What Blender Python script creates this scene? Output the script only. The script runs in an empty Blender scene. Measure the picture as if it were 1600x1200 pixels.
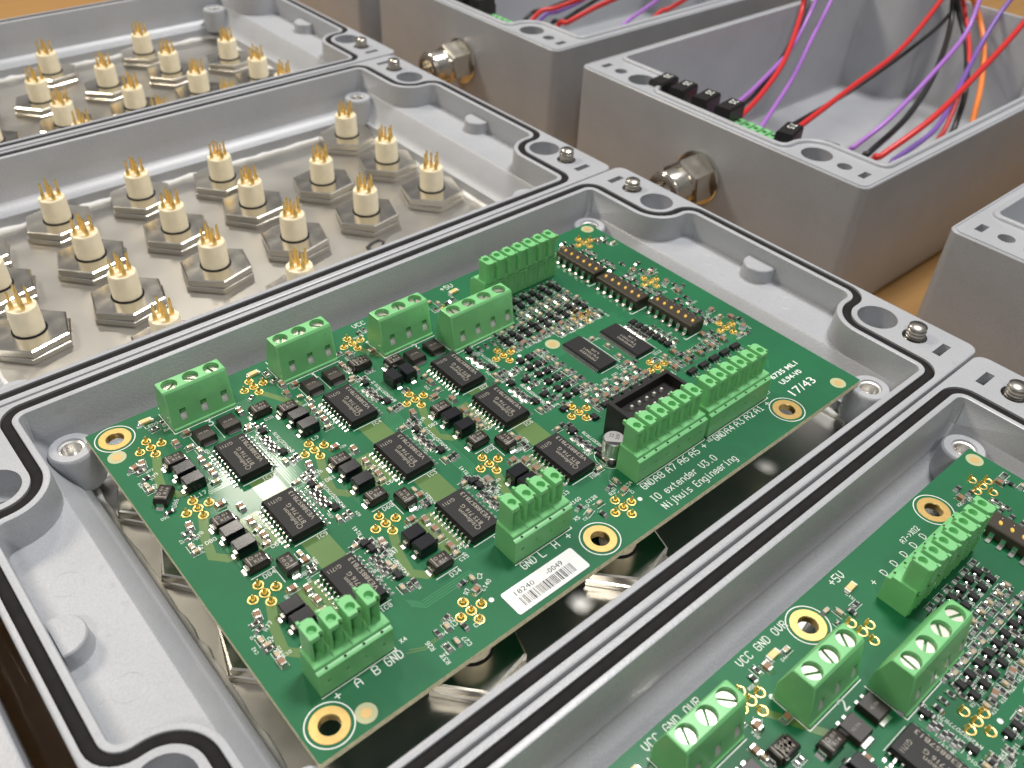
import bpy, bmesh, math, random
from mathutils import Vector, Matrix
random.seed(7)
S = 0.001                      # everything below is written in millimetres
ZT = 41.0                      # board surface stands this high above the table (mm)
PI = math.pi
sc = bpy.context.scene
col = sc.collection

# ------------------------------------------------------------------ camera
camd = bpy.data.cameras.new('camera'); cam = bpy.data.objects.new('camera', camd); col.objects.link(cam)
CR = [[0.7558702, -0.6535712, 0.0387936], [-0.3966020, -0.5042129, -0.7671220], [0.5209291, 0.5644591, -0.6403272]]
CP = (-28.13, -72.21, 143.41 + ZT)
M = Matrix(((CR[0][0], -CR[1][0], -CR[2][0], CP[0]*S),
            (CR[0][1], -CR[1][1], -CR[2][1], CP[1]*S),
            (CR[0][2], -CR[1][2], -CR[2][2], CP[2]*S),
            (0, 0, 0, 1)))
cam.matrix_world = M
camd.sensor_width = 36; camd.lens = 1404.3/1600*36
camd.clip_start = 0.005; camd.clip_end = 20
camd.dof.use_dof = True; camd.dof.focus_distance = 0.205; camd.dof.aperture_fstop = 24
sc.camera = cam
sc.render.resolution_x = 1024; sc.render.resolution_y = 768

# ------------------------------------------------------------------ light
w = bpy.data.worlds.new('World'); sc.world = w; w.use_nodes = True
nt = w.node_tree; bg = nt.nodes['Background']
tc = nt.nodes.new('ShaderNodeTexCoord'); sp = nt.nodes.new('ShaderNodeSeparateXYZ'); rp = nt.nodes.new('ShaderNodeValToRGB')
nt.links.new(tc.outputs['Generated'], sp.inputs[0]); nt.links.new(sp.outputs['Z'], rp.inputs[0]); nt.links.new(rp.outputs[0], bg.inputs[0])
rp.color_ramp.elements[0].position = 0.0; rp.color_ramp.elements[0].color = (.09, .08, .07, 1)
rp.color_ramp.elements[1].position = 0.62; rp.color_ramp.elements[1].color = (.92, .92, .94, 1)
e_ = rp.color_ramp.elements.new(.28); e_.color = (.20, .195, .19, 1)
bg.inputs[1].default_value = 0.25

def area(name, loc, target, sx, sy, watts, colr):
    l = bpy.data.lights.new(name, 'AREA'); l.shape = 'RECTANGLE'; l.size = sx; l.size_y = sy; l.energy = watts; l.color = colr
    o = bpy.data.objects.new(name, l); col.objects.link(o)
    o.location = loc
    o.rotation_euler = (Vector(target)-Vector(loc)).to_track_quat('-Z', 'Y').to_euler()
    return o
area('lamp_front_left', (-0.34, -0.40, 0.80), (0.05, 0.08, 0.04), .12, .12, 2.0, (1, .95, .88))
area('lamp_back_left', (-0.25, 0.80, 0.85), (0.02, 0.30, 0.04), .22, .22, 5.0, (1, .90, .74))
area('ceiling_lamp_back', (0.40, 1.07, 1.12), (0.03, 0.06, 0.04), .13, .10, 2.6, (1, .93, .82))
area('ceiling_lamp_right', (0.60, 0.16, 1.50), (0.10, 0.10, 0.0), .30, .30, 17.0, (1, .975, .95))
sc.view_settings.view_transform = 'Standard'; sc.view_settings.look = 'None'
sc.view_settings.exposure = 0.13; sc.view_settings.gamma = 1.0

# ------------------------------------------------------------------ materials
MAT = {}
def mat(name, colr, rough=.5, metal=0., noise=None, bump=None, coat=0., spec=.5, coat_rough=.1, sss=0., rnoise=None):
    m = bpy.data.materials.new(name); m.use_nodes = True; t = m.node_tree
    b = t.nodes['Principled BSDF']
    b.inputs['Base Color'].default_value = (*colr, 1); b.inputs['Roughness'].default_value = rough
    b.inputs['Metallic'].default_value = metal; b.inputs['Specular IOR Level'].default_value = spec
    b.inputs['Coat Weight'].default_value = coat; b.inputs['Coat Roughness'].default_value = coat_rough
    if sss:
        b.inputs['Subsurface Weight'].default_value = sss; b.inputs['Subsurface Radius'].default_value = (1, .8, .5); b.inputs['Subsurface Scale'].default_value = .0012
    co = t.nodes.new('ShaderNodeTexCoord')
    if noise:
        sc_, amt = noise
        n = t.nodes.new('ShaderNodeTexNoise'); n.inputs['Scale'].default_value = sc_; n.inputs['Detail'].default_value = 5
        t.links.new(co.outputs['Object'], n.inputs['Vector'])
        r = t.nodes.new('ShaderNodeValToRGB')
        r.color_ramp.elements[0].position = .3; r.color_ramp.elements[1].position = .7
        r.color_ramp.elements[0].color = (*[c*(1-amt) for c in colr], 1); r.color_ramp.elements[1].color = (*[min(1, c*(1+amt)) for c in colr], 1)
        t.links.new(n.outputs['Fac'], r.inputs[0]); t.links.new(r.outputs[0], b.inputs['Base Color'])
    if rnoise:
        sc_, lo, hi = rnoise
        n = t.nodes.new('ShaderNodeTexNoise'); n.inputs['Scale'].default_value = sc_; n.inputs['Detail'].default_value = 4
        t.links.new(co.outputs['Object'], n.inputs['Vector'])
        mr = t.nodes.new('ShaderNodeMapRange'); mr.inputs['From Min'].default_value = .3; mr.inputs['From Max'].default_value = .7
        mr.inputs['To Min'].default_value = lo; mr.inputs['To Max'].default_value = hi
        t.links.new(n.outputs['Fac'], mr.inputs[0]); t.links.new(mr.outputs[0], b.inputs['Roughness'])
    if bump:
        sc_, st, ds = bump
        n = t.nodes.new('ShaderNodeTexNoise'); n.inputs['Scale'].default_value = sc_; n.inputs['Detail'].default_value = 3
        t.links.new(co.outputs['Object'], n.inputs['Vector'])
        u = t.nodes.new('ShaderNodeBump'); u.inputs['Strength'].default_value = st; u.inputs['Distance'].default_value = ds
        t.links.new(n.outputs['Fac'], u.inputs['Height']); t.links.new(u.outputs[0], b.inputs['Normal'])
    MAT[name] = m
    return m
mat('grey_paint', (.42, .435, .465), .36, noise=(60, .05), bump=(1800, .4, .0002), coat=.15, coat_rough=.25)
def paint_grain():
    t = MAT['grey_paint'].node_tree; b_ = t.nodes['Principled BSDF']
    src = b_.inputs['Base Color'].links[0].from_socket
    co = t.nodes.new('ShaderNodeTexCoord'); n = t.nodes.new('ShaderNodeTexNoise'); n.inputs['Scale'].default_value = 2600; n.inputs['Detail'].default_value = 2
    r = t.nodes.new('ShaderNodeValToRGB'); r.color_ramp.elements[0].position = .33; r.color_ramp.elements[1].position = .6
    r.color_ramp.elements[0].color = (.91, .91, .91, 1); r.color_ramp.elements[1].color = (1, 1, 1, 1)
    n2 = t.nodes.new('ShaderNodeTexNoise'); n2.inputs['Scale'].default_value = 260; n2.inputs['Detail'].default_value = 6
    r2 = t.nodes.new('ShaderNodeValToRGB'); r2.color_ramp.elements[0].position = .27; r2.color_ramp.elements[1].position = .34
    r2.color_ramp.elements[0].color = (.72, .70, .67, 1); r2.color_ramp.elements[1].color = (1, 1, 1, 1)
    m1 = t.nodes.new('ShaderNodeMix'); m1.data_type = 'RGBA'; m1.blend_type = 'MULTIPLY'; m1.inputs['Factor'].default_value = 1
    m2 = t.nodes.new('ShaderNodeMix'); m2.data_type = 'RGBA'; m2.blend_type = 'MULTIPLY'; m2.inputs['Factor'].default_value = .3
    t.links.new(co.outputs['Object'], n.inputs[0]); t.links.new(co.outputs['Object'], n2.inputs[0])
    t.links.new(n.outputs['Fac'], r.inputs[0]); t.links.new(n2.outputs['Fac'], r2.inputs[0])
    t.links.new(src, m1.inputs['A']); t.links.new(r.outputs[0], m1.inputs['B'])
    t.links.new(m1.outputs['Result'], m2.inputs['A']); t.links.new(r2.outputs[0], m2.inputs['B']); t.links.new(m2.outputs['Result'], b_.inputs['Base Color'])
paint_grain()
mat('rubber', (.011, .010, .0105), .8, spec=.25, bump=(900, .3, .0002), noise=(400, .25))
mat('steel', (.52, .505, .475), .37, 1., noise=(12, .05), rnoise=(70, .33, .42))
mat('nickel', (.78, .74, .66), .2, 1., rnoise=(160, .15, .27))
mat('screw_steel', (.50, .47, .42), .28, 1.)
mat('alu', (.80, .79, .77), .3, 1., rnoise=(400, .2, .45))
mat('ivory', (.84, .76, .57), .42, sss=.25, noise=(300, .05))
mat('gold', (1.0, .72, .27), .32, .92)
mat('gilt', (.95, .60, .12), .35, .35)
mat('gold_ring', (.66, .45, .17), .40, .9, noise=(700, .08))
mat('copper_mark', (.62, .42, .17), .45, .35)
mat('pale_laminate', (.46, .47, .27), .4)
mat('mask', (.007, .128, .048), .5, spec=.3, noise=(45, .12), coat=.22, coat_rough=.10, bump=(500, .06, .0002))
mat('olive_copper', (.085, .175, .036), .45, coat=.4, coat_rough=.10, noise=(70, .08))
mat('trace', (.018, .185, .068), .35, coat=.6, coat_rough=.10)
mat('laminate_edge', (.74, .69, .44), .6, noise=(900, .25))
mat('green_plastic', (.20, .56, .225), .36, sss=.12, noise=(200, .05))
mat('epoxy', (.012, .012, .013), .5, spec=.35, noise=(2500, .3), bump=(2500, .3, .00006))
mat('epoxy_brown', (.026, .019, .016), .42, noise=(2500, .2))
mat('socket_brown', (.040, .031, .021), .4)
mat('black_gloss', (.012, .012, .016), .22)
mat('black_plastic', (.016, .014, .014), .36)
mat('solder', (.78, .77, .74), .24, 1., noise=(1500, .1))
mat('white_metal', (.70, .69, .66), .4, .45)
mat('tin', (.62, .58, .53), .38, 1.)
mat('brown_ceramic', (.27, .145, .075), .5)
mat('tan_ceramic', (.50, .40, .25), .5)
mat('white_ceramic', (.72, .72, .68), .5)
mat('led_amber', (.80, .58, .26), .35)
mat('silk', (.78, .82, .77), .55)
mat('chip_print', (.36, .33, .28), .6)
mat('paper', (.86, .86, .85), .55)
mat('ink', (.02, .02, .022), .6)
mat('hole_dark', (.010, .009, .009), .7)
mat('sealant', (.82, .81, .78), .42, noise=(200, .06), bump=(350, .4, .0006))
mat('red_pvc', (.62, .030, .030), .35); mat('black_pvc', (.016, .016, .016), .38)
mat('purple_pvc', (.40, .17, .60), .36); mat('orange_pvc', (.85, .24, .045), .36); mat('blue_violet_pvc', (.20, .10, .42), .36)
mat('aluminium_can', (.74, .73, .70), .3, 1.)
def wood():
    m = bpy.data.materials.new('wood'); m.use_nodes = True; t = m.node_tree; b = t.nodes['Principled BSDF']
    co = t.nodes.new('ShaderNodeTexCoord'); mp = t.nodes.new('ShaderNodeMapping'); mp.inputs['Scale'].default_value = (3, 45, 45)
    n = t.nodes.new('ShaderNodeTexNoise'); n.inputs['Scale'].default_value = 3; n.inputs['Detail'].default_value = 8; n.inputs['Distortion'].default_value = .4
    r = t.nodes.new('ShaderNodeValToRGB'); r.color_ramp.elements[0].color = (.34, .175, .055, 1); r.color_ramp.elements[1].color = (.48, .275, .095, 1)
    t.links.new(co.outputs['Object'], mp.inputs[0]); t.links.new(mp.outputs[0], n.inputs[0]); t.links.new(n.outputs['Fac'], r.inputs[0]); t.links.new(r.outputs[0], b.inputs['Base Color'])
    b.inputs['Roughness'].default_value = .38; b.inputs['Coat Weight'].default_value = .3
    MAT['wood'] = m
wood()

# ------------------------------------------------------------------ mesh helpers (mm)
def circ(cx, cy, r, n=24, a0=0):
    return [(cx+r*math.cos(a0+2*PI*i/n), cy+r*math.sin(a0+2*PI*i/n)) for i in range(n)]
def rect(x0, x1, y0, y1): return [(x0, y0), (x1, y0), (x1, y1), (x0, y1)]
def rrect(hx, hy, r, n=6, cx=0, cy=0):
    p = []
    for sx, sy, a in ((1, -1, -PI/2), (1, 1, 0), (-1, 1, PI/2), (-1, -1, PI)):
        for i in range(n+1):
            t = a+PI/2*i/n
            p.append((cx+sx*(hx-r)+r*math.cos(t), cy+sy*(hy-r)+r*math.sin(t)))
    return p
def fill2d(loops):
    bm = bmesh.new(); eds = []
    for lp in loops:
        vs = [bm.verts.new((x, y, 0)) for x, y in lp]
        for i in range(len(vs)): eds.append(bm.edges.new((vs[i], vs[(i+1) % len(vs)])))
    bmesh.ops.triangle_fill(bm, use_beauty=True, use_dissolve=False, edges=eds, normal=(0, 0, 1))
    bm.verts.index_update()
    V = [(v.co.x, v.co.y) for v in bm.verts]; T = []
    for f in bm.faces:
        ix = [l.vert.index for l in f.loops]
        if f.normal.z < 0: ix.reverse()
        T.append(ix)
    bm.free()
    return V, T
class MB:
    def __init__(s): s.v = []; s.f = []; s.m = []; s.mats = []; s.cur = 0
    def use(s, name):
        if name not in s.mats: s.mats.append(name)
        s.cur = s.mats.index(name); return s
    def add(s, vs, fs):
        o = len(s.v); s.v += [tuple(v) for v in vs]
        for f in fs: s.f.append([o+i for i in f]); s.m.append(s.cur)
        return s
    def loop(s, pts, z):
        o = len(s.v); s.v += [(x, y, z) for x, y in pts]; return list(range(o, o+len(pts)))
    def strip(s, a, b):
        n = len(a)
        for i in range(n):
            j = (i+1) % n; s.f.append([a[i], a[j], b[j], b[i]]); s.m.append(s.cur)
    def cap(s, a, up=True):
        s.f.append(list(a) if up else list(reversed(a))); s.m.append(s.cur)
    def loops(s, specs, cap0=False, cap1=False):
        L = [s.loop(p, z) for p, z in specs]
        for a, b in zip(L, L[1:]): s.strip(a, b)
        if cap0: s.cap(L[0], False)
        if cap1: s.cap(L[-1], True)
        return s
    def fill(s, loops, z, fn=None):
        V, T = fill2d(loops)
        return s.add([fn(x, y) if fn else (x, y, z) for x, y in V], T)
    def box(s, x0, x1, y0, y1, z0, z1, ch=0., dr=0.):
        if ch: s.loops([(rect(x0, x1, y0, y1), z0), (rect(x0+dr, x1-dr, y0+dr, y1-dr), z1-ch), (rect(x0+dr+ch, x1-dr-ch, y0+dr+ch, y1-dr-ch), z1)], True, True)
        else: s.loops([(rect(x0, x1, y0, y1), z0), (rect(x0+dr, x1-dr, y0+dr, y1-dr), z1)], True, True)
        return s
    def cyl(s, cx, cy, r0, r1, z0, z1, n=24, ch=0.):
        sp = [(circ(cx, cy, r0, n), z0), (circ(cx, cy, r1, n), z1-ch)]
        if ch: sp.append((circ(cx, cy, r1-ch, n), z1))
        return s.loops(sp, True, True)
    def ring(s, cx, cy, r0, r1, z, n=32):
        a = s.loop(circ(cx, cy, r1, n), z); b = s.loop(circ(cx, cy, r0, n), z); s.strip(a, b); return s
    def prism_x(s, prof, x0, x1):
        n = len(prof); vs = [(x0, y, z) for y, z in prof]+[(x1, y, z) for y, z in prof]
        fs = [[i, (i+1) % n, n+(i+1) % n, n+i] for i in range(n)]+[list(reversed(range(n))), list(range(n, 2*n))]
        return s.add(vs, fs)
    def tube(s, pts, r, n=8, closed=False, rf=None):
        P = [Vector(p) for p in pts]; N = len(P); rings = []
        up = Vector((0, 0, 1)); prev = None
        for i, p in enumerate(P):
            if closed: d = P[(i+1) % N]-P[i-1]
            else: d = P[min(i+1, N-1)]-P[max(i-1, 0)]
            d.normalize()
            if prev is None:
                a = d.cross(up)
                if a.length < 1e-4: a = d.cross(Vector((1, 0, 0)))
            else: a = prev-d*prev.dot(d)
            a.normalize(); prev = a; b = d.cross(a)
            rr = rf(i) if rf else r
            o = len(s.v); s.v += [tuple(p+(a*math.cos(2*PI*k/n)+b*math.sin(2*PI*k/n))*rr) for k in range(n)]
            rings.append(list(range(o, o+n)))
        for i in range(N-1): s.strip(rings[i], rings[i+1])
        if closed: s.strip(rings[-1], rings[0])
        else: s.cap(rings[0], False); s.cap(rings[-1])
        return s
    def line(s, x0, y0, x1, y1, wd, z):
        d = Vector((x1-x0, y1-y0)); l = d.length
        if l < 1e-6: return s
        n = Vector((-d.y, d.x))/l*wd/2; e = d/l*wd*.3
        return s.add([(x0-e.x-n.x, y0-e.y-n.y, z), (x1+e.x-n.x, y1+e.y-n.y, z), (x1+e.x+n.x, y1+e.y+n.y, z), (x0-e.x+n.x, y0-e.y+n.y, z)], [[0, 1, 2, 3]])
    def mesh(s, name, ang=35):
        bm = bmesh.new()
        vs = [bm.verts.new((x*S, y*S, z*S)) for x, y, z in s.v]
        for f, mi in zip(s.f, s.m):
            try:
                fc = bm.faces.new([vs[i] for i in f]); fc.material_index = mi; fc.smooth = True
            except ValueError: pass
        bmesh.ops.remove_doubles(bm, verts=bm.verts, dist=2e-7)
        me = bpy.data.meshes.new(name); bm.to_mesh(me); bm.free()
        for n in s.mats: me.materials.append(MAT[n])
        me.set_sharp_from_angle(angle=math.radians(ang))
        return me
    def obj(s, name, parent=None, loc=(0, 0, 0), rz=0, ang=35): return put(name, s.mesh(name, ang), parent, loc, rz)
def put(name, me, parent=None, loc=(0, 0, 0), rz=0):
    o = bpy.data.objects.new(name, me); col.objects.link(o)
    o.location = (loc[0]*S, loc[1]*S, loc[2]*S); o.rotation_euler = (0, 0, rz)
    if parent: o.parent = parent
    return o
def thing(name, label, cat, loc, rz=0, group=None):
    o = put(name, None, None, loc, rz); tag(o, label, cat, group); return o
def tag(o, label, cat, group=None):
    o['label'] = label; o['category'] = cat
    if group: o['group'] = group
    return o
def copy_tree(o, parent=None):
    c = o.copy(); col.objects.link(c); c.parent = parent
    for ch in list(o.children): copy_tree(ch, c)
    return c
_tc = {}
def text2(body, size, sx=1.0, offset=0.0):
    """flat glyph outlines as (verts, faces), lower left at 0,0, in mm; cap height about 0.69*size"""
    key = (body, size, sx, offset)
    if key in _tc: return _tc[key]
    c = bpy.data.curves.new('t', 'FONT'); c.body = body; c.size = size; c.offset = offset; c.resolution_u = 2
    o = bpy.data.objects.new('t', c); col.objects.link(o)
    dg = bpy.context.evaluated_depsgraph_get(); me = o.evaluated_get(dg).to_mesh()
    V = [(v.co.x*sx, v.co.y) for v in me.vertices]; Fc = [list(p.vertices) for p in me.polygons]
    bpy.data.objects.remove(o); bpy.data.curves.remove(c)
    _tc[key] = (V, Fc); return V, Fc
def text(mb, body, x, y, cap, z, rot=0, width=None, anchor='l', thick=0.0):
    V, Fc = text2(body, 1.0, 1.0, thick)
    if not V: return
    x0 = min(v[0] for v in V); x1 = max(v[0] for v in V); k = cap/.70; kx = k
    if width: kx = width/(x1-x0)
    ox = 0 if anchor == 'l' else -(x1-x0)*kx/2 if anchor == 'c' else -(x1-x0)*kx
    c_, s_ = math.cos(rot), math.sin(rot)
    P = []
    for a, b in V:
        u = (a-x0)*kx+ox; v = b*k
        P.append((x+u*c_-v*s_, y+u*s_+v*c_, z))
    mb.add(P, Fc)

# ------------------------------------------------------------------ table
mb = MB().use('wood'); mb.box(-900, 1300, -900, 1300, -30, 0)
tb = mb.obj('table', None, (0, 0, 0)); tb['kind'] = 'structure'

# ------------------------------------------------------------------ cast enclosure geometry, shared by lids and boxes
X1, Y1, X2, HX, HY = 89.6, 59.2, 104.2, 100.3, 40.0
OX, OY = 109.35, 64.7
SCX, SCY = 100.5, 50.9
SLX, SLY = 100.6, 58.5
def gpath(d, x2=X2):
    q = []; r1 = max(2.0+d, .05); r2 = max(2.6+d, .05); Rr = HX-X1-d
    for i in range(9):
        t = -PI/2+PI/2*i/8; q.append((X1-2.0+min(0, d+2.0-.05)*0+r1*math.cos(t)+(d+2.0-r1), -(Y1-2.0)+r1*math.sin(t)-(d+2.0-r1)))
    for i in range(15):
        t = PI-PI/2*i/14; q.append((HX+Rr*math.cos(t), -HY+Rr*math.sin(t)))
    cx = x2-2.6; cy = -HY+(HX-X1)+2.6
    for i in range(8):
        t = -PI/2+PI/2*i/7; q.append((cx+r2*math.cos(t)+(d+2.6-r2), cy+r2*math.sin(t)-(d+2.6-r2)))
    a = q; b = [(x, -y) for x, y in reversed(q)]
    h = a+b
    return h+[(-x, -y) for x, y in h]
def corner_features(r_big, r_small, slot_x, slot_y):
    H = []
    for sx in (-1, 1):
        for sy in (-1, 1):
            H.append(('big', circ(sx*HX, sy*HY, r_big, 32)))
            H.append(('small', circ(sx*SCX, sy*SCY, r_small, 20)))
            H.append(('slot', rect(sx*SLX-slot_x, sx*SLX+slot_x, sy*SLY-slot_y, sy*SLY+slot_y)))
    return H
RIM = 6+ZT
def lid_meshes():
    c = MB().use('grey_paint'); z = RIM
    out = rrect(OX, OY, 3.2, 6)
    H = corner_features(5.3, 3.25, 3.0, 1.1)
    GO, GI = 3.9, 1.5
    c.fill([rrect(OX-.45, OY-.45, 2.8, 6), gpath(GO)]+[h for k, h in H], z)
    c.loops([(rrect(OX-.45, OY-.45, 2.8, 6), z), (rrect(OX-.12, OY-.12, 3.1, 6), z-.14), (out, z-.5), (rrect(OX-.3, OY-.3, 3.2, 6), z-24)], False, True)
    for k, h in H:
        dp = {'big': 6.5, 'small': 7, 'slot': 4.5}[k]
        c.loops([(h, z), (h, z-dp)])
        if k == 'big':
            cx = sum(p[0] for p in h)/len(h); cy = sum(p[1] for p in h)/len(h)
            c.fill([h, circ(cx, cy, 2.6, 20)], z-dp); c.loops([(circ(cx, cy, 2.6, 20), z-dp), (circ(cx, cy, 2.6, 20), z-14)], False, True)
        else: c.cap(c.loop(h, z-dp))
    # groove for the gasket
    c.loops([(gpath(GO), z), (gpath(GO), z-1.8), (gpath(GI), z-1.8), (gpath(GI), z-.12), (gpath(GI-.12), z)])
    # inner lip and upper wall
    zs = -2.0+ZT
    c.loops([(gpath(GI-.12), z), (gpath(.35), z), (gpath(.1), z-.1), (gpath(0), z-.35), (gpath(-.4), zs)])
    # shelves at both ends
    P = gpath(-.4); n = len(P)//2
    sh = [p for p in P[:n] if p[0] > X1-.4001 and abs(p[1]) <= HY+.01]
    c.fill([sh], zs); c.fill([[(-x, -y) for x, y in sh]], zs)
    # pit: sloping ends, upright long sides with a step at the foot, milled opening
    hx, hy = X1-.4, Y1-.4
    c.loops([(rrect(hx, hy, 1.6, 4), zs), (rrect(hx-.6, hy-.05, 1.6, 4), zs-.5), (rrect(hx-4.0, hy-.35, 2, 4), zs-6.0), (rrect(hx-4.4, hy-.7, 2.2, 4), zs-6.6),
             (rrect(hx-5.4, hy-4.4, 3, 4), zs-8.6), (rrect(hx-6.6, hy-5.6, 3, 4), zs-9.0), (rrect(hx-6.8, hy-5.8, 3, 4), zs-13.4)])
    casting = c.mesh('casting', 40)
    g = MB().use('rubber')
    zz = z-.25
    g.loops([(gpath(GI+.05), z-1.7), (gpath(GI+.05), zz-.35), (gpath(GI+.35), zz-.06), (gpath(2.7), zz), (gpath(GO-.35), zz-.06), (gpath(GO-.05), zz-.35), (gpath(GO-.05), z-1.7)])
    gasket = g.mesh('gasket', 60)
    p = MB().use('steel'); p.loops([(rrect(87.5, 57.2, 2, 4), ZT-16.6), (rrect(87.5, 57.2, 2, 4), ZT-15.5)], True, True)
    plate = p.mesh('steel_plate')
    # bead of sealant round the opening
    b = MB().use('sealant'); pth = rrect(82.0, 52.8, 4, 4); rs = random.Random(3); pts = []
    for i in range(len(pth)):
        a = pth[i]; e = pth[(i+1) % len(pth)]; L = math.dist(a, e); k = max(1, int(L/3))
        for j in range(k):
            t = j/k; pts.append((a[0]+(e[0]-a[0])*t+rs.uniform(-.35, .35), a[1]+(e[1]-a[1])*t+rs.uniform(-.35, .35), ZT-15.4+rs.uniform(-.2, .1)))
    rad = [rs.uniform(1.0, 1.7) for _ in pts]
    b.tube(pts, 1, 8, True, rf=lambda i: rad[i])
    bead = b.mesh('sealant_bead', 80)
    # stud with thread
    s = MB().use('screw_steel'); r = 2.45; lo = []
    zz = z-6
    while zz < z+3.0: lo += [(circ(0, 0, r, 18), zz), (circ(0, 0, r, 18), zz+.3), (circ(0, 0, r-.55, 18), zz+.6), (circ(0, 0, r-.55, 18), zz+.75)]; zz += 1.0
    lo += [(circ(0, 0, r-.1, 18), zz), (circ(0, 0, r-.1, 18), zz+.35), (circ(0, 0, r-.8, 18), zz+.8)]
    s.loops(lo, True, True); stud = s.mesh('screw', 50)
    # standoff
    o = MB().use('grey_paint'); zt = ZT-1.75
    o.loops([(circ(0, 0, 5.6, 28), ZT-11.4), (circ(0, 0, 5.2, 28), zt-.9), (circ(0, 0, 5.05, 28), zt-.35), (circ(0, 0, 4.7, 28), zt), (circ(0, 0, 3.0, 28), zt), (circ(0, 0, 2.8, 28), zt-.5)])
    o.use('alu'); o.loops([(circ(0, 0, 2.8, 28), zt-.5), (circ(0, 0, 2.3, 28), zt-.6), (circ(0, 0, 2.1, 28), zt-3.5)], False, True)
    stand = o.mesh('standoff', 40)
    # half round boss
    d = MB().use('grey_paint')
    def dsh(r): return [(0, -r)]+[(1.2+r*.95*math.sin(PI*i/14), -r*math.cos(PI*i/14)) for i in range(15)]+[(0, r)]
    d.loops([(dsh(5.3), zs-.05), (dsh(5.0), zs+.5), (dsh(4.8), zs+3.9), (dsh(4.5), zs+4.2)], False, True)
    boss = d.mesh('half_round_boss', 40)
    e = MB().use('grey_paint'); zz = zs+.01
    a = [e.loop(circ(0, 0, rr, 32), hh) for rr, hh in ((3.15, zz), (3.05, zz+.05), (2.95, zz+.05), (2.85, zz))]
    for u, v in zip(a, a[1:]): e.strip(u, v)
    ej = e.mesh('ejector_mark', 80)
    return casting, gasket, plate, bead, stud, stand, boss, ej
LM = lid_meshes()

# connector: hexagonal nut, shell, ivory insert, five gilt pins, and the threaded barrel below the plate
def connector_meshes():
    n = MB().use('nickel'); zp = ZT-15.5
    def hexa(r, a0=.3): return circ(0, 0, r, 6, a0)
    a1 = math.radians(250); a2 = math.radians(253)
    n.loops([(hexa(11.4, a1), zp), (hexa(11.7, a1), zp+.2), (hexa(11.7, a1), zp+1.6), (hexa(11.3, a1), zp+1.85)], True, True)
    n.loops([(hexa(10.9, a2), zp+1.85), (hexa(11.3, a2), zp+2.05), (hexa(11.3, a2), zp+3.95), (hexa(10.8, a2), zp+4.2)], True, True)
    nut = n.mesh('hex_nut', 20)
    sh = MB().use('rubber'); zs = zp+4.2
    sh.loops([(circ(0, 0, 4.75, 32), zs-.2), (circ(0, 0, 4.75, 32), zs+.2), (circ(0, 0, 4.2, 32), zs+.3)])
    sh.use('nickel'); sh.loops([(circ(0, 0, 8.2, 24), zp-1.2), (circ(0, 0, 8.2, 24), zp-4.2), (circ(0, 0, 7, 24), zp-4.4), (circ(0, 0, 6.6, 24), .3), (circ(0, 0, 6, 24), 0)], True, True)
    shell = sh.mesh('shell', 30)
    i = MB().use('ivory'); lo = []
    def fl(r): return [(r*(1-.035*(k % 4 == 0))*math.cos(2*PI*k/32), r*(1-.035*(k % 4 == 0))*math.sin(2*PI*k/32)) for k in range(32)]
    i.loops([(fl(4.25), zp+2), (fl(4.15), ZT-3.6), (fl(3.95), ZT-3.3)], False, True)
    ins = i.mesh('insert', 40)
    p = MB().use('gold')
    p.loops([(circ(0, 0, .66, 12), ZT-3.8), (circ(0, 0, .66, 12), ZT-1.8), (circ(0, 0, .5, 12), ZT-1.62), (circ(0, 0, .43, 12), ZT-.2), (circ(0, 0, .40, 12), ZT+1.4), (circ(0, 0, .26, 12), ZT+1.95), (circ(0, 0, .10, 12), ZT+2.2)], False, True)
    pin = p.mesh('pin', 50)
    return nut, shell, ins, pin
NM = connector_meshes()
CONN = [(10, 87.4), (38.2, 92.3), (66.5, 92.3), (94.8, 87.6), (150.4, 91.8)]+[(10+28.08*i, 64.2) for i in range(6)]+[(10+28.08*i, 36.1) for i in range(6)]+[(38.2, 7.9), (80.3, 8.0)]
LCX, LCY = 79.3, 49.2
def lid(label, x, y, rz=0, full=True):
    r = thing('cast_tray', label, 'tray', (x, y, 0), rz, 'shallow cast trays')
    casting, gasket, plate, bead, stud, stand, boss, ej = LM
    put('casting', casting, r); put('gasket', gasket, r)
    if full: put('steel_plate', plate, r); put('sealant_bead', bead, r)
    for sx in (-1, 1):
        for sy in (-1, 1):
            put('screw', stud, r, (sx*SCX, sy*SCY, random.uniform(-.5, .3)), random.uniform(0, 6))
            put('standoff', stand, r, (sx*82.6, sy*51.5, 0))
            put('ejector_mark', ej, r, (sx*(97.2), sy*14.5, 0))
        put('half_round_boss', boss, r, (sx*(X2-.4), 0, 0), PI if sx > 0 else 0)
    if full:
        nut, shell, ins, pin = NM
        rr = random.Random(int(abs(y)*10)+5)
        for cx, cy in CONN:
            c = put('connector', None, r, (cx-LCX, cy-LCY, 0))
            put('hex_nut', nut, c, (0, 0, 0), rr.uniform(-.07, .07)); put('shell', shell, c); put('insert', ins, c, (0, 0, 0), rr.uniform(0, .7))
            for dx, dy in ((0, 0), (2.5, 0), (-2.5, 0), (0, 2.5), (0, -2.5)):
                pn = put('pin', pin, c, (dx, dy, rr.uniform(-.15, .15)))
                if y > 120: pn.rotation_euler = (rr.uniform(-.004, .004), rr.uniform(-.004, .004), 0); pn.location.z += rr.uniform(-.3, .3)*S
                else: pn.location.z -= .55*S
    return r
lid_main = lid('shallow grey cast tray with black gasket holding the whole circuit board in the middle', LCX, LCY)
lid_front = lid('shallow grey tray at the lower right, under the partly visible circuit board', LCX-2.3, LCY-130.0)
lid_second = lid('shallow grey tray full of ivory connectors, directly behind the whole circuit board', LCX-3.0, LCY+129.9)
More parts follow.
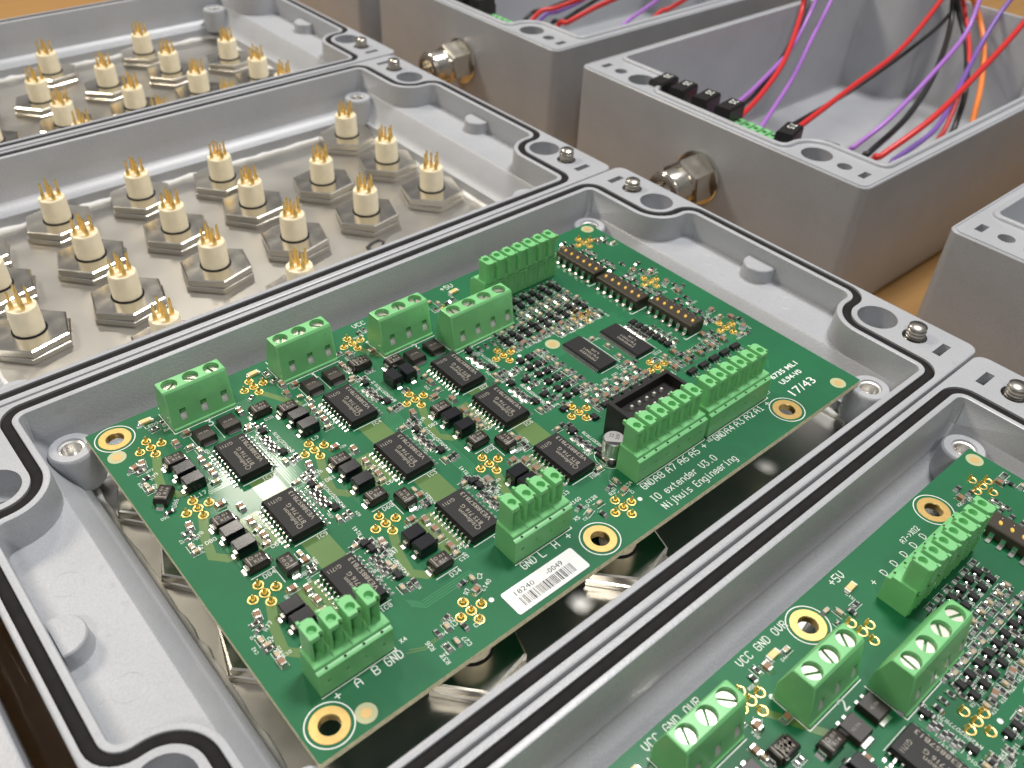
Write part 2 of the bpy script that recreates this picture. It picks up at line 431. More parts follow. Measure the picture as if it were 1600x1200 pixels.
lid_third = lid('farthest grey tray of ivory connectors, at the top left next to the bare table', LCX+.3, LCY+260.4, PI)
lid_sliver = lid('rim edge of a grey tray just showing in the bottom left corner', -36.0-109.4, LCY+32, 0)
# hand drawn mark on the plate of the second lid
m_ = MB().use('ink')
dp = [(-3.4, -.9), (-1.6, -2.0), (1.5, -1.7), (3.2, .1), (2.6, 1.9), (-.6, 1.5), (-3.0, .3)]
for i in range(len(dp)):
    a = dp[i]; b = dp[(i+1) % len(dp)]; m_.line(a[0], a[1], b[0], b[1], .9 if i < 4 else 1.5, ZT-15.47+.006*i)
m_.obj('pen_mark', lid_second, (115.8-LCX, 21.2-LCY, 0))

# ------------------------------------------------------------------ deep boxes
BR = 14.3+ZT
def box_meshes():
    c = MB().use('grey_paint'); z = BR-1.0
    H = corner_features(5.3, 2.5, 2.5, 1.25)
    c.fill([rrect(OX-1.3, OY-1.3, 2.4, 6), gpath(2.1)]+[h for k, h in H], z)
    c.loops([(rrect(OX-1.3, OY-1.3, 2.4, 6), z), (rrect(OX-1.25, OY-1.25, 2.4, 6), z-.3), (rrect(OX-.85, OY-.85, 2.7, 6), z-.35), (rrect(OX-.8, OY-.8, 2.7, 6), z-.1), (rrect(OX-.3, OY-.3, 3.2, 6), z-.05), (rrect(OX, OY, 3.4, 6), z-.4), (rrect(OX, OY, 3.6, 6), 3.5), (rrect(OX-.6, OY-.6, 3.6, 6), 1.2), (rrect(OX-3, OY-3, 3.6, 6), 0)], False, True)
    for k, h in H:
        dp = {'big': 30, 'small': 14, 'slot': 5}[k]
        L = [c.loop(h, z), c.loop(h, z-dp)]; c.strip(L[0], L[1]); c.cap(L[1])
    c.loops([(gpath(2.1), z), (gpath(1.9), z+.6), (gpath(1.6), BR-.1), (gpath(1.3), BR), (gpath(.5), BR), (gpath(.15), BR-.12), (gpath(0), BR-.5), (gpath(-1.2), 6.5), (gpath(-1.6), 4.5), (gpath(-1.9), 4.0)], False, False)
    P = gpath(-1.9); c.fill([P], 4.0)
    return c.mesh('casting', 40)
def gland_mesh():
    # built along -x from the wall at x=0
    parts = {}
    def lathe(prof, n, mname, a0=0):
        m = MB().use(mname); L = []
        for x, r in prof:
            o = len(m.v); m.v += [(x, r*math.cos(a0+2*PI*k/n), r*math.sin(a0+2*PI*k/n)) for k in range(n)]; L.append(list(range(o, o+n)))
        for a, b in zip(L, L[1:]): m.strip(a, b)
        m.cap(L[-1]); return m
    parts['hex_body'] = lathe([(0, 8.8), (-.7, 9.3), (-10.5, 9.3), (-11.2, 8.6), (-11.2, 6)], 6, 'nickel', .4).mesh('hex_body', 20)
    parts['flange'] = lathe([(0, 9.9), (-.5, 10.1), (-1.6, 10.1), (-1.9, 9.6), (-1.9, 6)], 32, 'nickel').mesh('flange', 30)
    parts['sleeve'] = lathe([(-9, 6.9), (-19.5, 6.9), (-20.2, 6.5), (-20.2, 4.4), (-15, 4.2)], 32, 'nickel').mesh('sleeve', 30)
    m = MB().use('nickel'); m.tube([(-19.2, 6.7*math.cos(2*PI*k/32), 6.7*math.sin(2*PI*k/32)) for k in range(32)], .8, 8, True)
    parts['bead'] = m.mesh('bead', 80)
    return parts
BM = box_meshes(); GM = gland_mesh()
def deep_box(label, x0, yc, gy, gz, gl=True):
    r = thing('enclosure_box', label, 'box', (x0+OX, yc, 0), 0, 'deep boxes on the bench')
    put('casting', BM, r)
    if gl:
        g = put('cable_gland', None, r, (-OX, gy-yc, gz+ZT))
        for k in ('hex_body', 'flange', 'sleeve', 'bead'): put(k, GM[k], g)
    return r
box_mid = deep_box('deep grey box with red, black and purple wires rising out of it, at the right', 228.0, 110.1, 109.3, -8.3)
box_back = deep_box('deep grey box cut off by the top edge, carrying the farther shiny gland', 230.2, 256.3, 252.2, -8.6)
box_right = deep_box('deep grey box corner cut off at the right edge, with nothing inside showing', 226.3, -47.8, -48, -8.3, False)
box_far = deep_box('sliver of a grey box between the farthest tray and the topmost wired box', 226.5, 395.5, 395, -8.3, False)

# ------------------------------------------------------------------ circuit board (board frame: x 0..160, y 0..100, z 0 = top)
HOLES = [(5, 5), (70.2, 5), (135.3, 5), (5, 95.2), (88, 95.2), (135, 95.2)]
FID = [(3, 89.2), (11, 2.9), (154.3, 3), (157.2, 97.2), (107.7, 60)]
def pads(m, x, y): pass
MESH = {}
def sh(name, mb, ang=35): MESH[name] = mb.mesh(name, ang)
# substrate
m = MB().use('mask'); out = rrect(80, 50, .4, 2, 80, 50); hl = [circ(x, y, 1.95, 24) for x, y in HOLES]
m.fill([out]+hl, 0); m.use('laminate_edge'); 
m.loops([(out, 0), (out, -1.6)])
m.use('mask'); m.fill([out]+hl, -1.6)
m.use('gold')
for h in hl: m.loops([(h, 0), (h, -1.6)])
sh('board_panel', m, 30)
# mounting ring
m = MB().use('gold_ring'); m.loops([(circ(0, 0, 3.6, 40), 0), (circ(0, 0, 3.55, 40), .06), (circ(0, 0, 2.05, 40), .06), (circ(0, 0, 1.9, 40), -.1), (circ(0, 0, 1.9, 40), -1.6)]); sh('mounting_ring', m, 20)
m = MB().use('pale_laminate'); m.cap(m.loop(circ(0, 0, 2.0, 32), .02)); m.use('copper_mark'); m.cyl(0, 0, 1.0, 1.0, .02, .06, 24); sh('fiducial_mark', m)
m = MB().use('gold'); m.loops([(circ(0, 0, 1.12, 20), 0), (circ(0, 0, 1.08, 20), .14), (circ(0, 0, .9, 20), .18), (circ(0, 0, .68, 20), .04), (circ(0, 0, .60, 20), -.4), (circ(0, 0, .36, 20), -.5)]); sh('pin_pad', m, 60)
# SO-20 power chip: body, pins
def so_body(hx, hy, z0, z1, md):
    m = MB().use('epoxy')
    zm = (z0+z1)/2
    m.loops([(rect(-hx+.3, hx-.3, -hy+.3, hy-.3), z0), (rect(-hx, hx, -hy, hy), zm-.08), (rect(-hx, hx, -hy, hy), zm+.08), (rect(-hx+.28, hx-.28, -hy+.22, hy-.22), z1-.05), (rect(-hx+.34, hx-.34, -hy+.28, hy-.28), z1)], True, True)
    m.loops([(circ(0, 0, .01, 3), z1)])
    if md: 
        m.use('hole_dark'); m.cap(m.loop(circ(hx-1.1, -hy+1.3, .35, 14), z1+.01))
    return m
def gull(m, x, y, wd, s, reach, zb, th=.2):
    a = [(0, zb), (.35, zb), (.62, .32), (.8, th), (reach, th), (reach, 0.02), (.68, 0.02), (.45, .2), (.25, zb-th), (0, zb-th)]
    n = len(a)
    vs = [(x+s*u, y-wd/2, z) for u, z in a]+[(x+s*u, y+wd/2, z) for u, z in a]
    m.add(vs, [[i, (i+1) % n, n+(i+1) % n, n+i] for i in range(n)]+[list(range(n)), list(range(n, 2*n))])
sh('chip_body', so_body(3.75, 6.4, .15, 2.4, True))
m = MB().use('solder')
for s in (-1, 1):
    for i in range(10): gull(m, s*3.7, -5.715+1.27*i, .42, s, 1.5, 1.3)
    for i in range(10): m.box(s*4.75-.55, s*4.75+.55, -5.715+1.27*i-.3, -5.715+1.27*i+.3, 0, .05)
sh('chip_pins', m)
m = MB().use('chip_print')
text(m, 'Infineon', -.55, -3.6, .95, 2.43, PI/2, 5.2); text(m, 'BTS 716 G', .75, -4.4, 1.0, 2.43, PI/2, 6.6); text(m, 'VE38857B13', 2.9, -4.6, 1.0, 2.43, PI/2, 9.6); text(m, 'G1711', .1, 5.0, .95, 2.43, PI, 2.9)
m.ring(-.95, -4.6, .5, .62, 2.43, 16)
sh('chip_print', m)
sh('fine_body', so_body(3.1, 7.0, .1, 1.15, False))
m = MB().use('solder')
for s in (-1, 1):
    for i in range(24): gull(m, s*3.05, -6.3+.548*i, .24, s, 1.0, .65, .13)
sh('fine_pins', m)
m = MB().use('chip_print'); text(m, 'T67001', .3, -3.6, .8, 1.17, PI/2, 5.6); text(m, 'MM5450', -1.0, -3.6, .8, 1.17, PI/2, 5.6); text(m, 'L2B', 1.6, -2, .7, 1.17, PI/2, 2.6); sh('fine_print', m)
# moulded power diode (long axis x) and its two folded tabs
m = MB().use('epoxy_brown'); m.loops([(rect(-2.2, 2.2, -1.45, 1.45), .2), (rect(-2.3, 2.3, -1.6, 1.6), 1.1), (rect(-2.05, 2.05, -1.35, 1.35), 2.25), (rect(-1.95, 1.95, -1.25, 1.25), 2.32)], True, True)
m.use('chip_print'); m.box(-1.55, -1.35, -1.24, 1.24, 2.31, 2.335); text(m, 'R14', -.6, -.95, .75, 2.335, 0, 1.8); text(m, '01', .2, .25, .65, 2.335, 0, 1.1); m.ring(-.7, .6, .3, .42, 2.335, 12)
sh('diode_body', m)
def tabs(zt, x, wd):
    m = MB().use('solder')
    for s in (-1, 1):
        a = [(x-.1, zt), (x+.22, zt), (x+.3, .25), (x+.85, .12), (x+1.0, 0), (x-.1, 0)]
        n = len(a); vs = [(s*u, -wd/2, z) for u, z in a]+[(s*u, wd/2, z) for u, z in a]
        m.add(vs, [[i, (i+1) % n, n+(i+1) % n, n+i] for i in range(n)]+[list(range(n)), list(range(n, 2*n))])
    return m
sh('diode_tabs', tabs(1.1, 2.3, 1.6))
m = MB().use('black_gloss'); m.box(-2.15, 2.15, -1.55, 1.55, .25, 3.0, .12, .06); sh('inductor_body', m); sh('inductor_tabs', tabs(1.2, 2.15, 1.1))
# flat rectifier with tab at -y
m = MB().use('epoxy_brown'); m.box(-2.1, 2.1, -2.2, 2.4, .15, 1.75, .12, .12); m.use('chip_print'); text(m, 'V5 PA', -1.3, -.2, .6, 1.77, 0, 2.4); sh('rectifier_body', m)
m = MB().use('solder'); m.box(-1.5, 1.5, -3.1, -2.1, 0, .35, .08); m.box(-1.3, -.5, 2.3, 3.0, 0, .3); m.box(.5, 1.3, 2.3, 3.0, 0, .3); sh('rectifier_tabs', m)
# small chips
def chip(l, wd, h, bodym, endm='solder', top=None):
    m = MB().use(bodym); e = l*.24
    m.box(-l/2+e, l/2-e, -wd/2+.03, wd/2-.03, .06, h-.03)
    m.use(endm)
    for s in (-1, 1):
        a, b = sorted((s*l/2, s*(l/2-e))); m.box(a, b, -wd/2, wd/2, .02, h, .06)
        a, b = sorted((s*(l/2+.38), s*(l/2-.05)))
        # solder wedge
        x0, x1 = s*(l/2-.02), s*(l/2+.42)
        m.add([(x0, -wd/2-.04, 0), (x1, -wd/2-.04, 0), (x0, -wd/2-.04, h*.6), (x0, wd/2+.04, 0), (x1, wd/2+.04, 0), (x0, wd/2+.04, h*.6)], [[0, 1, 2], [3, 5, 4], [1, 4, 5, 2], [0, 2, 5, 3], [0, 3, 4, 1]])
    return m
sh('capacitor', chip(2.0, 1.25, .95, 'brown_ceramic')); sh('capacitor_small', chip(1.6, .85, .8, 'tan_ceramic'))
m = chip(1.6, .85, .5, 'white_ceramic'); m.use('epoxy'); m.box(-.42, .42, -.38, .38, .46, .53); sh('resistor', m)
sh('resistor_black', chip(1.7, .95, .55, 'epoxy'))
m = MB().use('epoxy'); m.box(-.72, .72, -1.0, 1.0, .12, .95, .1, .06); m.use('solder')
for y in (-.65, .65): gull(m, .66, y, .36, 1, .95, .45, .12)
gull(m, -.66, 0, .36, -1, .95, .45, .12); sh('transistor', m)
m = MB().use('epoxy'); m.box(-1.45, 1.45, -.8, .8, .12, 1.1, .1, .06); m.use('solder')
for x in (-.95, 0, .95):
    for s in (-1, 1):
        a = [(.75*s, .5), (1.0*s, .5), (1.1*s, .14), (1.6*s, .12), (1.6*s, .02), (1.0*s, .02), (.9*s, .4), (.75*s, .4)]
        n = len(a); vs = [(x-.2, u, z) for u, z in a]+[(x+.2, u, z) for u, z in a]
        m.add(vs, [[i, (i+1) % n, n+(i+1) % n, n+i] for i in range(n)]+[list(range(n)), list(range(n, 2*n))])
sh('logic_chip', m)
m = MB().use('led_amber'); m.box(-1.1, 1.1, -.65, .65, .1, .75, .1); m.use('white_ceramic'); m.box(-1.45, -1.1, -.65, .65, 0, .6); m.box(1.1, 1.45, -.65, .65, 0, .6); m.use('solder'); m.box(-1.9, -1.45, -.5, .5, 0, .2, .1); m.box(1.45, 1.9, -.5, .5, 0, .2, .1); sh('led', m)

# screw terminal block, n poles at 5.08, local x 0..n*5.08, front (wire side) at y=0, height 10.4
def terminal_mesh(n):
    L = 5.08*n; m = MB().use('green_plastic')
    fy = lambda z: .05+1.75*z/10.2                       # leaning front
    zt = 10.4
    # front with contact windows
    U_ = []
    for i in range(n):
        cx = 5.08*i+2.54+.55; U_.append(rect(cx-.75, cx+.75, 2.3, 5.2))
    m.fill([rect(.25, L-.25, .9, 9.9)]+U_, 0, lambda u, v: (u, fy(v), v))
    for w_ in U_:
        a = m.add([(u, fy(v), v) for u, v in w_]+[(u, fy(v)+.9, v) for u, v in w_], [[0, 1, 5, 4], [1, 2, 6, 5], [2, 3, 7, 6], [3, 0, 4, 7], [4, 5, 6, 7]])
    # foot strip, top, back, ends
    prof = [(fy(.9), .9), (-.1, .9-.25), (-.1, 0.02), (8.0, 0.02), (8.0, 4.6), (6.55, 9.9), (6.2, zt), (2.2, zt), (fy(9.9), 9.9)]
    for i in range(len(prof)-1):
        (y0, z0), (y1, z1) = prof[i], prof[i+1]
        if (y0, z0) == (6.2, zt): continue
        m.add([(.25 if i else .25, y0, z0), (L-.25, y0, z0), (L-.25, y1, z1), (.25, y1, z1)], [[0, 1, 2, 3]])
    tops = [circ(5.08*i+2.54, 4.15, 1.85, 24) for i in range(n)]
    m.fill([rect(.25, L-.25, 2.2, 6.2)]+tops, zt)
    for t in tops: m.loops([(t, zt), (t, zt-1.6)], False, True)
    full = [(fy(.9), .9)]+prof[1:]
    for s, x, xi in ((0, 0, .25), (1, L, L-.25)):
        ins = [(y*.96+.16, z*.98+.08) for y, z in prof]
        k = len(prof)
        m.add([(xi, y, z) for y, z in prof]+[(x, y, z) for y, z in ins], [[i, (i+1) % k, k+(i+1) % k, k+i] for i in range(k)]+[list(range(k, 2*k))])
    # moulded dots
    for i in range(n):
        cx = 5.08*i+2.54+.55; m.add([(cx-.22, fy(8.6)-.12, 8.4), (cx+.22, fy(8.6)-.12, 8.4), (cx, fy(9)-.05, 8.95)], [[0, 1, 2]])
    return m
for n_ in (3, 4): sh('terminal_body%d' % n_, terminal_mesh(n_), 30)
m = MB().use('tin'); r = 1.8
def seg(sg):
    p = [(.28*sg, -math.sqrt(r*r-.08)), ]
    a0 = math.asin(.28/r)
    return [(sg*r*math.sin(a0+(PI-2*a0)*i/14), -r*math.cos(a0+(PI-2*a0)*i/14)) for i in range(15)]
for sg in (-1, 1):
    p = seg(sg)
    if sg < 0: p = list(reversed(p))
    m.loops([(p, -.8), (p, -.08), ([(x*.95+.02*sg, y*.95) for x, y in p], 0)], False, True)
m.cap(m.loop(circ(0, 0, r, 20), -.7)); sh('terminal_screw', m, 40)
m = MB().use('white_metal'); m.add([(-.72, .46, 2.32), (.72, .46, 2.32), (.72, .70, 3.3), (-.72, .70, 3.3), (-.72, 1.2, 3.75), (.72, 1.2, 3.75)], [[0, 1, 2, 3], [3, 2, 5, 4]]); sh('contact', m)

# pluggable header at 3.81, local x 0..n*3.81+.2, front at y=0
def header_base(n):
    L = 3.81*n+.2; m = MB().use('green_plastic')
    hs = [circ(3.81*i+2.0, 3.3, .40, 10) for i in range(n)]
    m.fill([rect(0, L, 0, 6.2)]+hs, 0, lambda u, v: (u, 0, v))
    for h in hs:
        a = [(u, 0, v) for u, v in h]; b = [(u, .9, v) for u, v in h]; k = len(h)
        m.add(a+b, [[i, (i+1) % k, k+(i+1) % k, k+i] for i in range(k)]+[list(range(k, 2*k))])
    m.box(0, L, 0.002, 6.3, 0.01, .02)
    prof = [(0, 6.2), (.12, 6.3), (.9, 6.45), (.95, 7.1), (1.1, 7.25), (5.9, 7.25), (6.1, 7.0), (6.3, 4), (6.3, 0)]
    for (y0, z0), (y1, z1) in zip(prof, prof[1:]): m.add([(0, y0, z0), (L, y0, z0), (L, y1, z1), (0, y1, z1)], [[0, 1, 2, 3]])
    k = len(prof)+1; e = [(0, 0)]+prof
    for x in (0, L): m.add([(x, y, z) for y, z in e], [list(range(k))])
    for i in range(n):           # little pockets along the step and grooves between the poles
        cx = 3.81*i+2.0; m.use('hole_dark'); m.cap(m.loop(circ(cx, .55, .28, 10), 6.47)); m.use('green_plastic')
        if i: m.use('hole_dark'); m.box(3.81*i+.06, 3.81*i+.16, 1.1, 2.3, 7.2, 7.262); m.use('green_plastic')
    # ribs on the rear wall
    for i in range(n):
        cx = 3.81*i+2.0; m.box(cx-1.45, cx-1.05, 6.28, 6.55, .3, 6.6); m.box(cx+1.05, cx+1.45, 6.28, 6.55, .3, 6.6); m.box(cx-1.45, cx+1.45, 6.28, 6.6, 6.2, 6.8)
    return m
for n_ in (4, 6, 7): sh('header_base%d' % n_, header_base(n_), 30)
m = MB().use('green_plastic')
sec = [(-1.4, 4.1), (-1.4, .9), (-1.0, .35), (0, 2.3), (1.0, .35), (1.4, .9), (1.4, 4.1), (.7, 4.6), (-.7, 4.6)]
m.loops([(sec, 0), (sec, 5.3)])
top = [(-1.42, 4.1), (-1.42, .35), (-1.28, .2), (.5, .2), (.62, .9), (1.1, .9), (1.42, .55), (1.42, 4.1), (.7, 4.65), (-.7, 4.65)]
tp2 = [(x*.95, 2.3+(y-2.3)*.96) for x, y in top]; hc = circ(0, 2.0, .92, 20)
m.cap(m.loop(top, 5.3), False); m.loops([(top, 5.3), (top, 6.15), (tp2, 6.3)]); m.fill([tp2, hc], 6.3)
m.loops([(hc, 6.3), (circ(0, 2.0, .75, 20), 5.2), (circ(0, 2.0, .3, 20), 4.7)], False, True)
m.box(-1.4, -.85, 4.2, 4.9, 5.4, 6.5); sh('pole', m, 30)

# black socket strip with six gilt contacts
m = MB().use('socket_brown'); m.box(-2.6, 2.6, -7.9, 7.9, .35, 3.25, .25); sh('socket_body', m)
m = MB().use('solder')
for s in (-1, 1):
    for i in range(6): gull(m, s*2.5, -6.35+2.54*i, 1.05, s, 1.9, 1.9, .3)
sh('socket_pins', m)
m = MB().use('gilt')
m.loops([([(.72*math.cos(t*PI/6), .42*math.sin(t*PI/6)) for t in range(12)], 3.24), ([(.62*math.cos(t*PI/6), .36*math.sin(t*PI/6)) for t in range(12)], 3.42)], False, True); sh('gilt_contact', m)
m = MB().use('tin'); m.box(-.16, .16, -.1, .1, 3.2, 3.36, .04); sh('small_contact', m)
# box header
m = MB().use('black_plastic'); o1 = rect(-10.15, 10.15, -4.45, 4.45); i1 = rect(-9.1, 9.1, -3.3, 3.3)
m.fill([rect(-10, 10, -4.3, 4.3), i1], 9.2); m.loops([(o1, 0), (o1, 9.05), (rect(-10, 10, -4.3, 4.3), 9.2)], True); m.loops([(i1, 9.2), (i1, 6.7)], False, True); sh('header_shroud', m)
m = MB().use('white_metal'); m.box(-.32, .32, -.32, .32, 6.6, 7.9, .12); sh('header_pin', m)
# electrolytic can
m = MB().use('black_plastic'); m.box(-2.7, 2.7, -2.7, 2.7, 0, .7, .2); sh('can_foot', m)
m = MB().use('aluminium_can'); m.loops([(circ(0, 0, 2.5, 32), .7), (circ(0, 0, 2.5, 32), 1.3), (circ(0, 0, 2.35, 32), 1.45), (circ(0, 0, 2.5, 32), 1.6), (circ(0, 0, 2.5, 32), 5.5), (circ(0, 0, 2.3, 32), 5.75)], False, True)
m.use('ink'); p = [(2.28*math.cos(a), 2.28*math.sin(a)) for a in [PI*.75+PI*.62*i/12 for i in range(13)]]; m.cap(m.loop(p, 5.77)); text(m, '22', .0, .3, .9, 5.77, 0, 1.3); text(m, '35V', -.3, -1.1, .9, 5.77, 0, 1.9); sh('can', m)

brd = thing('circuit_board', 'whole green circuit board with white barcode sticker lying in the middle tray', 'circuit board', (0, 0, ZT), 0, 'circuit boards in trays')
def P_(name, x, y, rz=0, parent=None, z=0): return put(NAME.get(name, name), MESH[name], parent or brd, (x, y, z), rz)
NAME = {'capacitor_small': 'capacitor', 'resistor_black': 'resistor', 'terminal_screw': 'screw', 'chip_print': 'print', 'fine_print': 'print', 'fine_body': 'body', 'chip_body': 'body',
        'chip_pins': 'pins', 'fine_pins': 'pins', 'diode_body': 'body', 'diode_tabs': 'tabs', 'inductor_body': 'body', 'inductor_tabs': 'tabs', 'rectifier_body': 'body', 'rectifier_tabs': 'tabs',
        'socket_body': 'body', 'socket_pins': 'pins', 'header_shroud': 'shroud', 'header_pin': 'pin', 'can_foot': 'foot'}
P_('board_panel', 0, 0)
for x, y in HOLES: P_('mounting_ring', x, y)
for x, y in FID: P_('fiducial_mark', x, y)
for cx, cy in CONN:
    for dx, dy in ((0, 0), (2.5, 0), (-2.5, 0), (0, 2.5), (0, -2.5)): P_('pin_pad', cx+dx, cy+dy)
def grp(name, x, y, rz=0): return put(name, None, brd, (x, y, 0), rz)
def power_chip(x, y):
    g = grp('power_chip', x, y); P_('chip_body', 0, 0, 0, g); P_('chip_pins', 0, 0, 0, g)['kind'] = 'stuff'; P_('chip_print', 0, 0, 0, g)
def fine_chip(x, y):
    g = grp('logic_circuit', x, y); P_('fine_body', 0, 0, 0, g); P_('fine_pins', 0, 0, 0, g)['kind'] = 'stuff'; P_('fine_print', 0, 0, 0, g)
def pair(name, k, x, y, rz=0):
    g = grp(name, x, y, rz); P_(k+'_body', 0, 0, 0, g); P_(k+'_tabs', 0, 0, 0, g)
diode = lambda x, y, rz=0: pair('diode', 'diode', x, y, rz)
coil = lambda x, y, rz=0: pair('inductor', 'inductor', x, y, rz)
rect_ = lambda x, y, rz=0: pair('rectifier', 'rectifier', x, y, rz)
def terminal(n, x, y):
    g = grp('screw_terminal', x, y); put('body', MESH['terminal_body%d' % n], g)
    rr = random.Random(int(x*7+y))
    for i in range(n):
        P_('terminal_screw', 5.08*i+2.54, 4.15, rr.uniform(-1.2, 1.2), g, 10.4-1.0)
        P_('contact', 5.08*i+2.54+.55, 0, 0, g)
def header(n, x, y, rz=0):
    g = grp('plug_header', x, y, rz); put('base', MESH['header_base%d' % n], g)
    for i in range(n): P_('pole', 3.81*i+2.0, 2.0, 0, g, 7.24)
COLX = (0, 28.1, 56.2)
silk = MB().use('silk'); ZS = .035
STROKE = {
'A':'0 0 0 4 2 6 4 4 4 0;0 2.6 4 2.6','B':'0 0 0 6 3 6 4 5 4 4 3 3 0 3;3 3 4 2 4 1 3 0 0 0','C':'4 5 3 6 1 6 0 5 0 1 1 0 3 0 4 1','D':'0 0 0 6 2.5 6 4 4.5 4 1.5 2.5 0 0 0','E':'4 6 0 6 0 0 4 0;0 3 3 3','F':'4 6 0 6 0 0;0 3 3 3',
'G':'4 5 3 6 1 6 0 5 0 1 1 0 3 0 4 1 4 3 2 3','H':'0 0 0 6;4 0 4 6;0 3 4 3','I':'1 0 3 0;2 0 2 6;1 6 3 6','K':'0 0 0 6;4 6 0 2.5;1.4 3.6 4 0','L':'0 6 0 0 4 0','M':'0 0 0 6 2 3.5 4 6 4 0','N':'0 0 0 6 4 0 4 6','O':'1 0 3 0 4 1 4 5 3 6 1 6 0 5 0 1 1 0',
'P':'0 0 0 6 3 6 4 5 4 4 3 3 0 3','R':'0 0 0 6 3 6 4 5 4 4 3 3 0 3;2 3 4 0','S':'4 5 3 6 1 6 0 5 0 4 1 3 3 3 4 2 4 1 3 0 1 0 0 1','T':'2 0 2 6;0 6 4 6','U':'0 6 0 1 1 0 3 0 4 1 4 6','V':'0 6 0 2 2 0 4 2 4 6','X':'0 0 4 6;0 6 4 0',
'0':'1 0 3 0 4 1 4 5 3 6 1 6 0 5 0 1 1 0','1':'.8 4.8 2 6 2 0;.8 0 3.2 0','2':'0 5 1 6 3 6 4 5 4 3.8 0 0 4 0','3':'0 6 4 6 2 3.6 3.2 3.5 4 2.6 4 1 3 0 1 0 0 1','4':'3 0 3 6 0 2 4 2','5':'4 6 0 6 0 3.4 3 3.4 4 2.5 4 1 3 0 1 0 0 .8','6':'3.6 6 1.6 5.6 0 3 0 1 1 0 3 0 4 1 4 2.4 3 3.2 0 3','7':'0 6 4 6 4 5 1.2 0','8':'1 3 0 4 0 5 1 6 3 6 4 5 4 4 3 3 1 3 0 2 0 1 1 0 3 0 4 1 4 2 3 3','9':'4 3.2 1 3.2 0 4 0 5 1 6 3 6 4 5 4 3 2.6 .4 .6 0',
'+':'2 1 2 5;0 3 4 3','-':'.3 3 3.7 3','>':'.5 5 3.5 3 .5 1','.':'1.6 0 2.4 0 2.4 .5 1.6 .5 1.6 0','/':'0 0 4 6',
'e':'4 1 3 0 1 0 0 1 0 3 1 4 3 4 4 3 4 2.1 0 2.1','x':'0 0 4 4;0 4 4 0','t':'1.5 5.6 1.5 .8 2.3 0 3.4 0;.2 4 3.2 4','n':'0 0 0 4;0 3 1 4 3 4 4 3 4 0','d':'4 6 4 0;4 1 3 0 1 0 0 1 0 3 1 4 3 4 4 3','r':'.4 0 .4 4;.4 2.8 1.8 4 3.4 4','i':'1.2 4 2 4 2 0;1.2 0 2.8 0;2 5.3 2 5.8','j':'1.4 4 2.4 4 2.4 -1.2 1.5 -2 .6 -2;2.4 5.3 2.4 5.8','h':'0 0 0 6;0 3 1 4 3 4 4 3 4 0','u':'0 4 0 1 1 0 3 0 4 1;4 4 4 0','s':'3.7 4 1 4 0 3.2 1 2.1 3 2.1 4 1.1 3 0 0 0','g':'4 4 4 -1 3 -2 .8 -2;4 1 3 0 1 0 0 1 0 3 1 4 3 4 4 3'}
def stroke(mb, body, x, y, cap, z, rot=0, width=None, anchor='l', wd=None):
    k = cap/6; n = len(body); tot = 6*n-2; kx = k*.92
    if width: kx = width/tot
    wd = wd or cap*.15
    ox = 0 if anchor == 'l' else -tot*kx/2
    c_, s_ = math.cos(rot), math.sin(rot)
    for i, chx in enumerate(body):
        for pl in STROKE.get(chx, '').split(';'):
            v = [float(t) for t in pl.split()]
            q = []
            for j in range(0, len(v), 2):
                u = ox+(i*6+v[j])*kx; w_ = v[j+1]*k; q.append((x+u*c_-w_*s_, y+u*s_+w_*c_))
            for p, r in zip(q, q[1:]): mb.line(p[0], p[1], r[0], r[1], wd, z)
def lab(t, x, y, rot=0, h=.95): stroke(silk, t, x, y, h, ZS, rot, None, 'c')
rnd = random.Random(11)
SM = []                        # (kind, x, y, rot)
def R_(x, y, r=0): SM.append(('resistor' if rnd.random() < .75 else 'resistor_black', x, y, r))
def C_(x, y, r=0): SM.append(('capacitor', x, y, r))
def c_(x, y, r=0): SM.append(('capacitor_small', x, y, r))
def T_(x, y, r=0): SM.append(('transistor', x, y, r))
H90 = PI/2
# --- power chips and what belongs to each channel
ICS = {(0, 0): (23.95, 70.8), (0, 1): (23.95, 49.3), (0, 2): (23.95, 26.4), (1, 0): (52.0, 70.8), (1, 1): (52.0, 49.3), (1, 2): (52.0, 26.4), (2, 0): (79.9, 65.2), (2, 1): (79.9, 48.5), (2, 2): (79.9, 26.4)}
icn = {(0, 0): 'IC10', (0, 1): 'IC9', (0, 2): 'IC8', (1, 0): 'IC4', (1, 1): 'IC3', (1, 2): 'IC2', (2, 0): 'IC7', (2, 1): 'IC6', (2, 2): 'IC5'}
for kk, (x, y) in ICS.items():
    power_chip(x, y)
    silk.line(x-3.6, y-6.75, x+3.9, y-6.75, .18, ZS); silk.line(x-3.4, y+6.75, x+3.6, y+6.75, .14, ZS)
    lab(icn[kk], x+2.2, y-8.1, 0, .95)
    # strip of small parts right of the chip
    sx = x+7.3
    if kk[0] == 2: sx = 87.5
    y0 = y+8.4
    c_(sx-1.6, y0, 0); R_(sx+.4, y0+.2, H90); R_(sx+1.8, y0-.9, H90); T_(sx+.7, y+5.8, .0)
    for i in range(3):
        R_(sx-.3, y+3.7-2.05*i, 0); R_(sx+.2, y+2.75-2.05*i, 0)
    T_(sx+.9, y-3.0, 0); c_(sx-.2, y-6.1, H90); R_(sx+1.3, y-6.4, H90); R_(sx+2.6, y-6.2, H90)
    for i, t in enumerate(('R78', 'D77', 'R82', 'R42')): lab(t, sx+3.0, y+3.2-2.1*i, -.0+H90, .75)
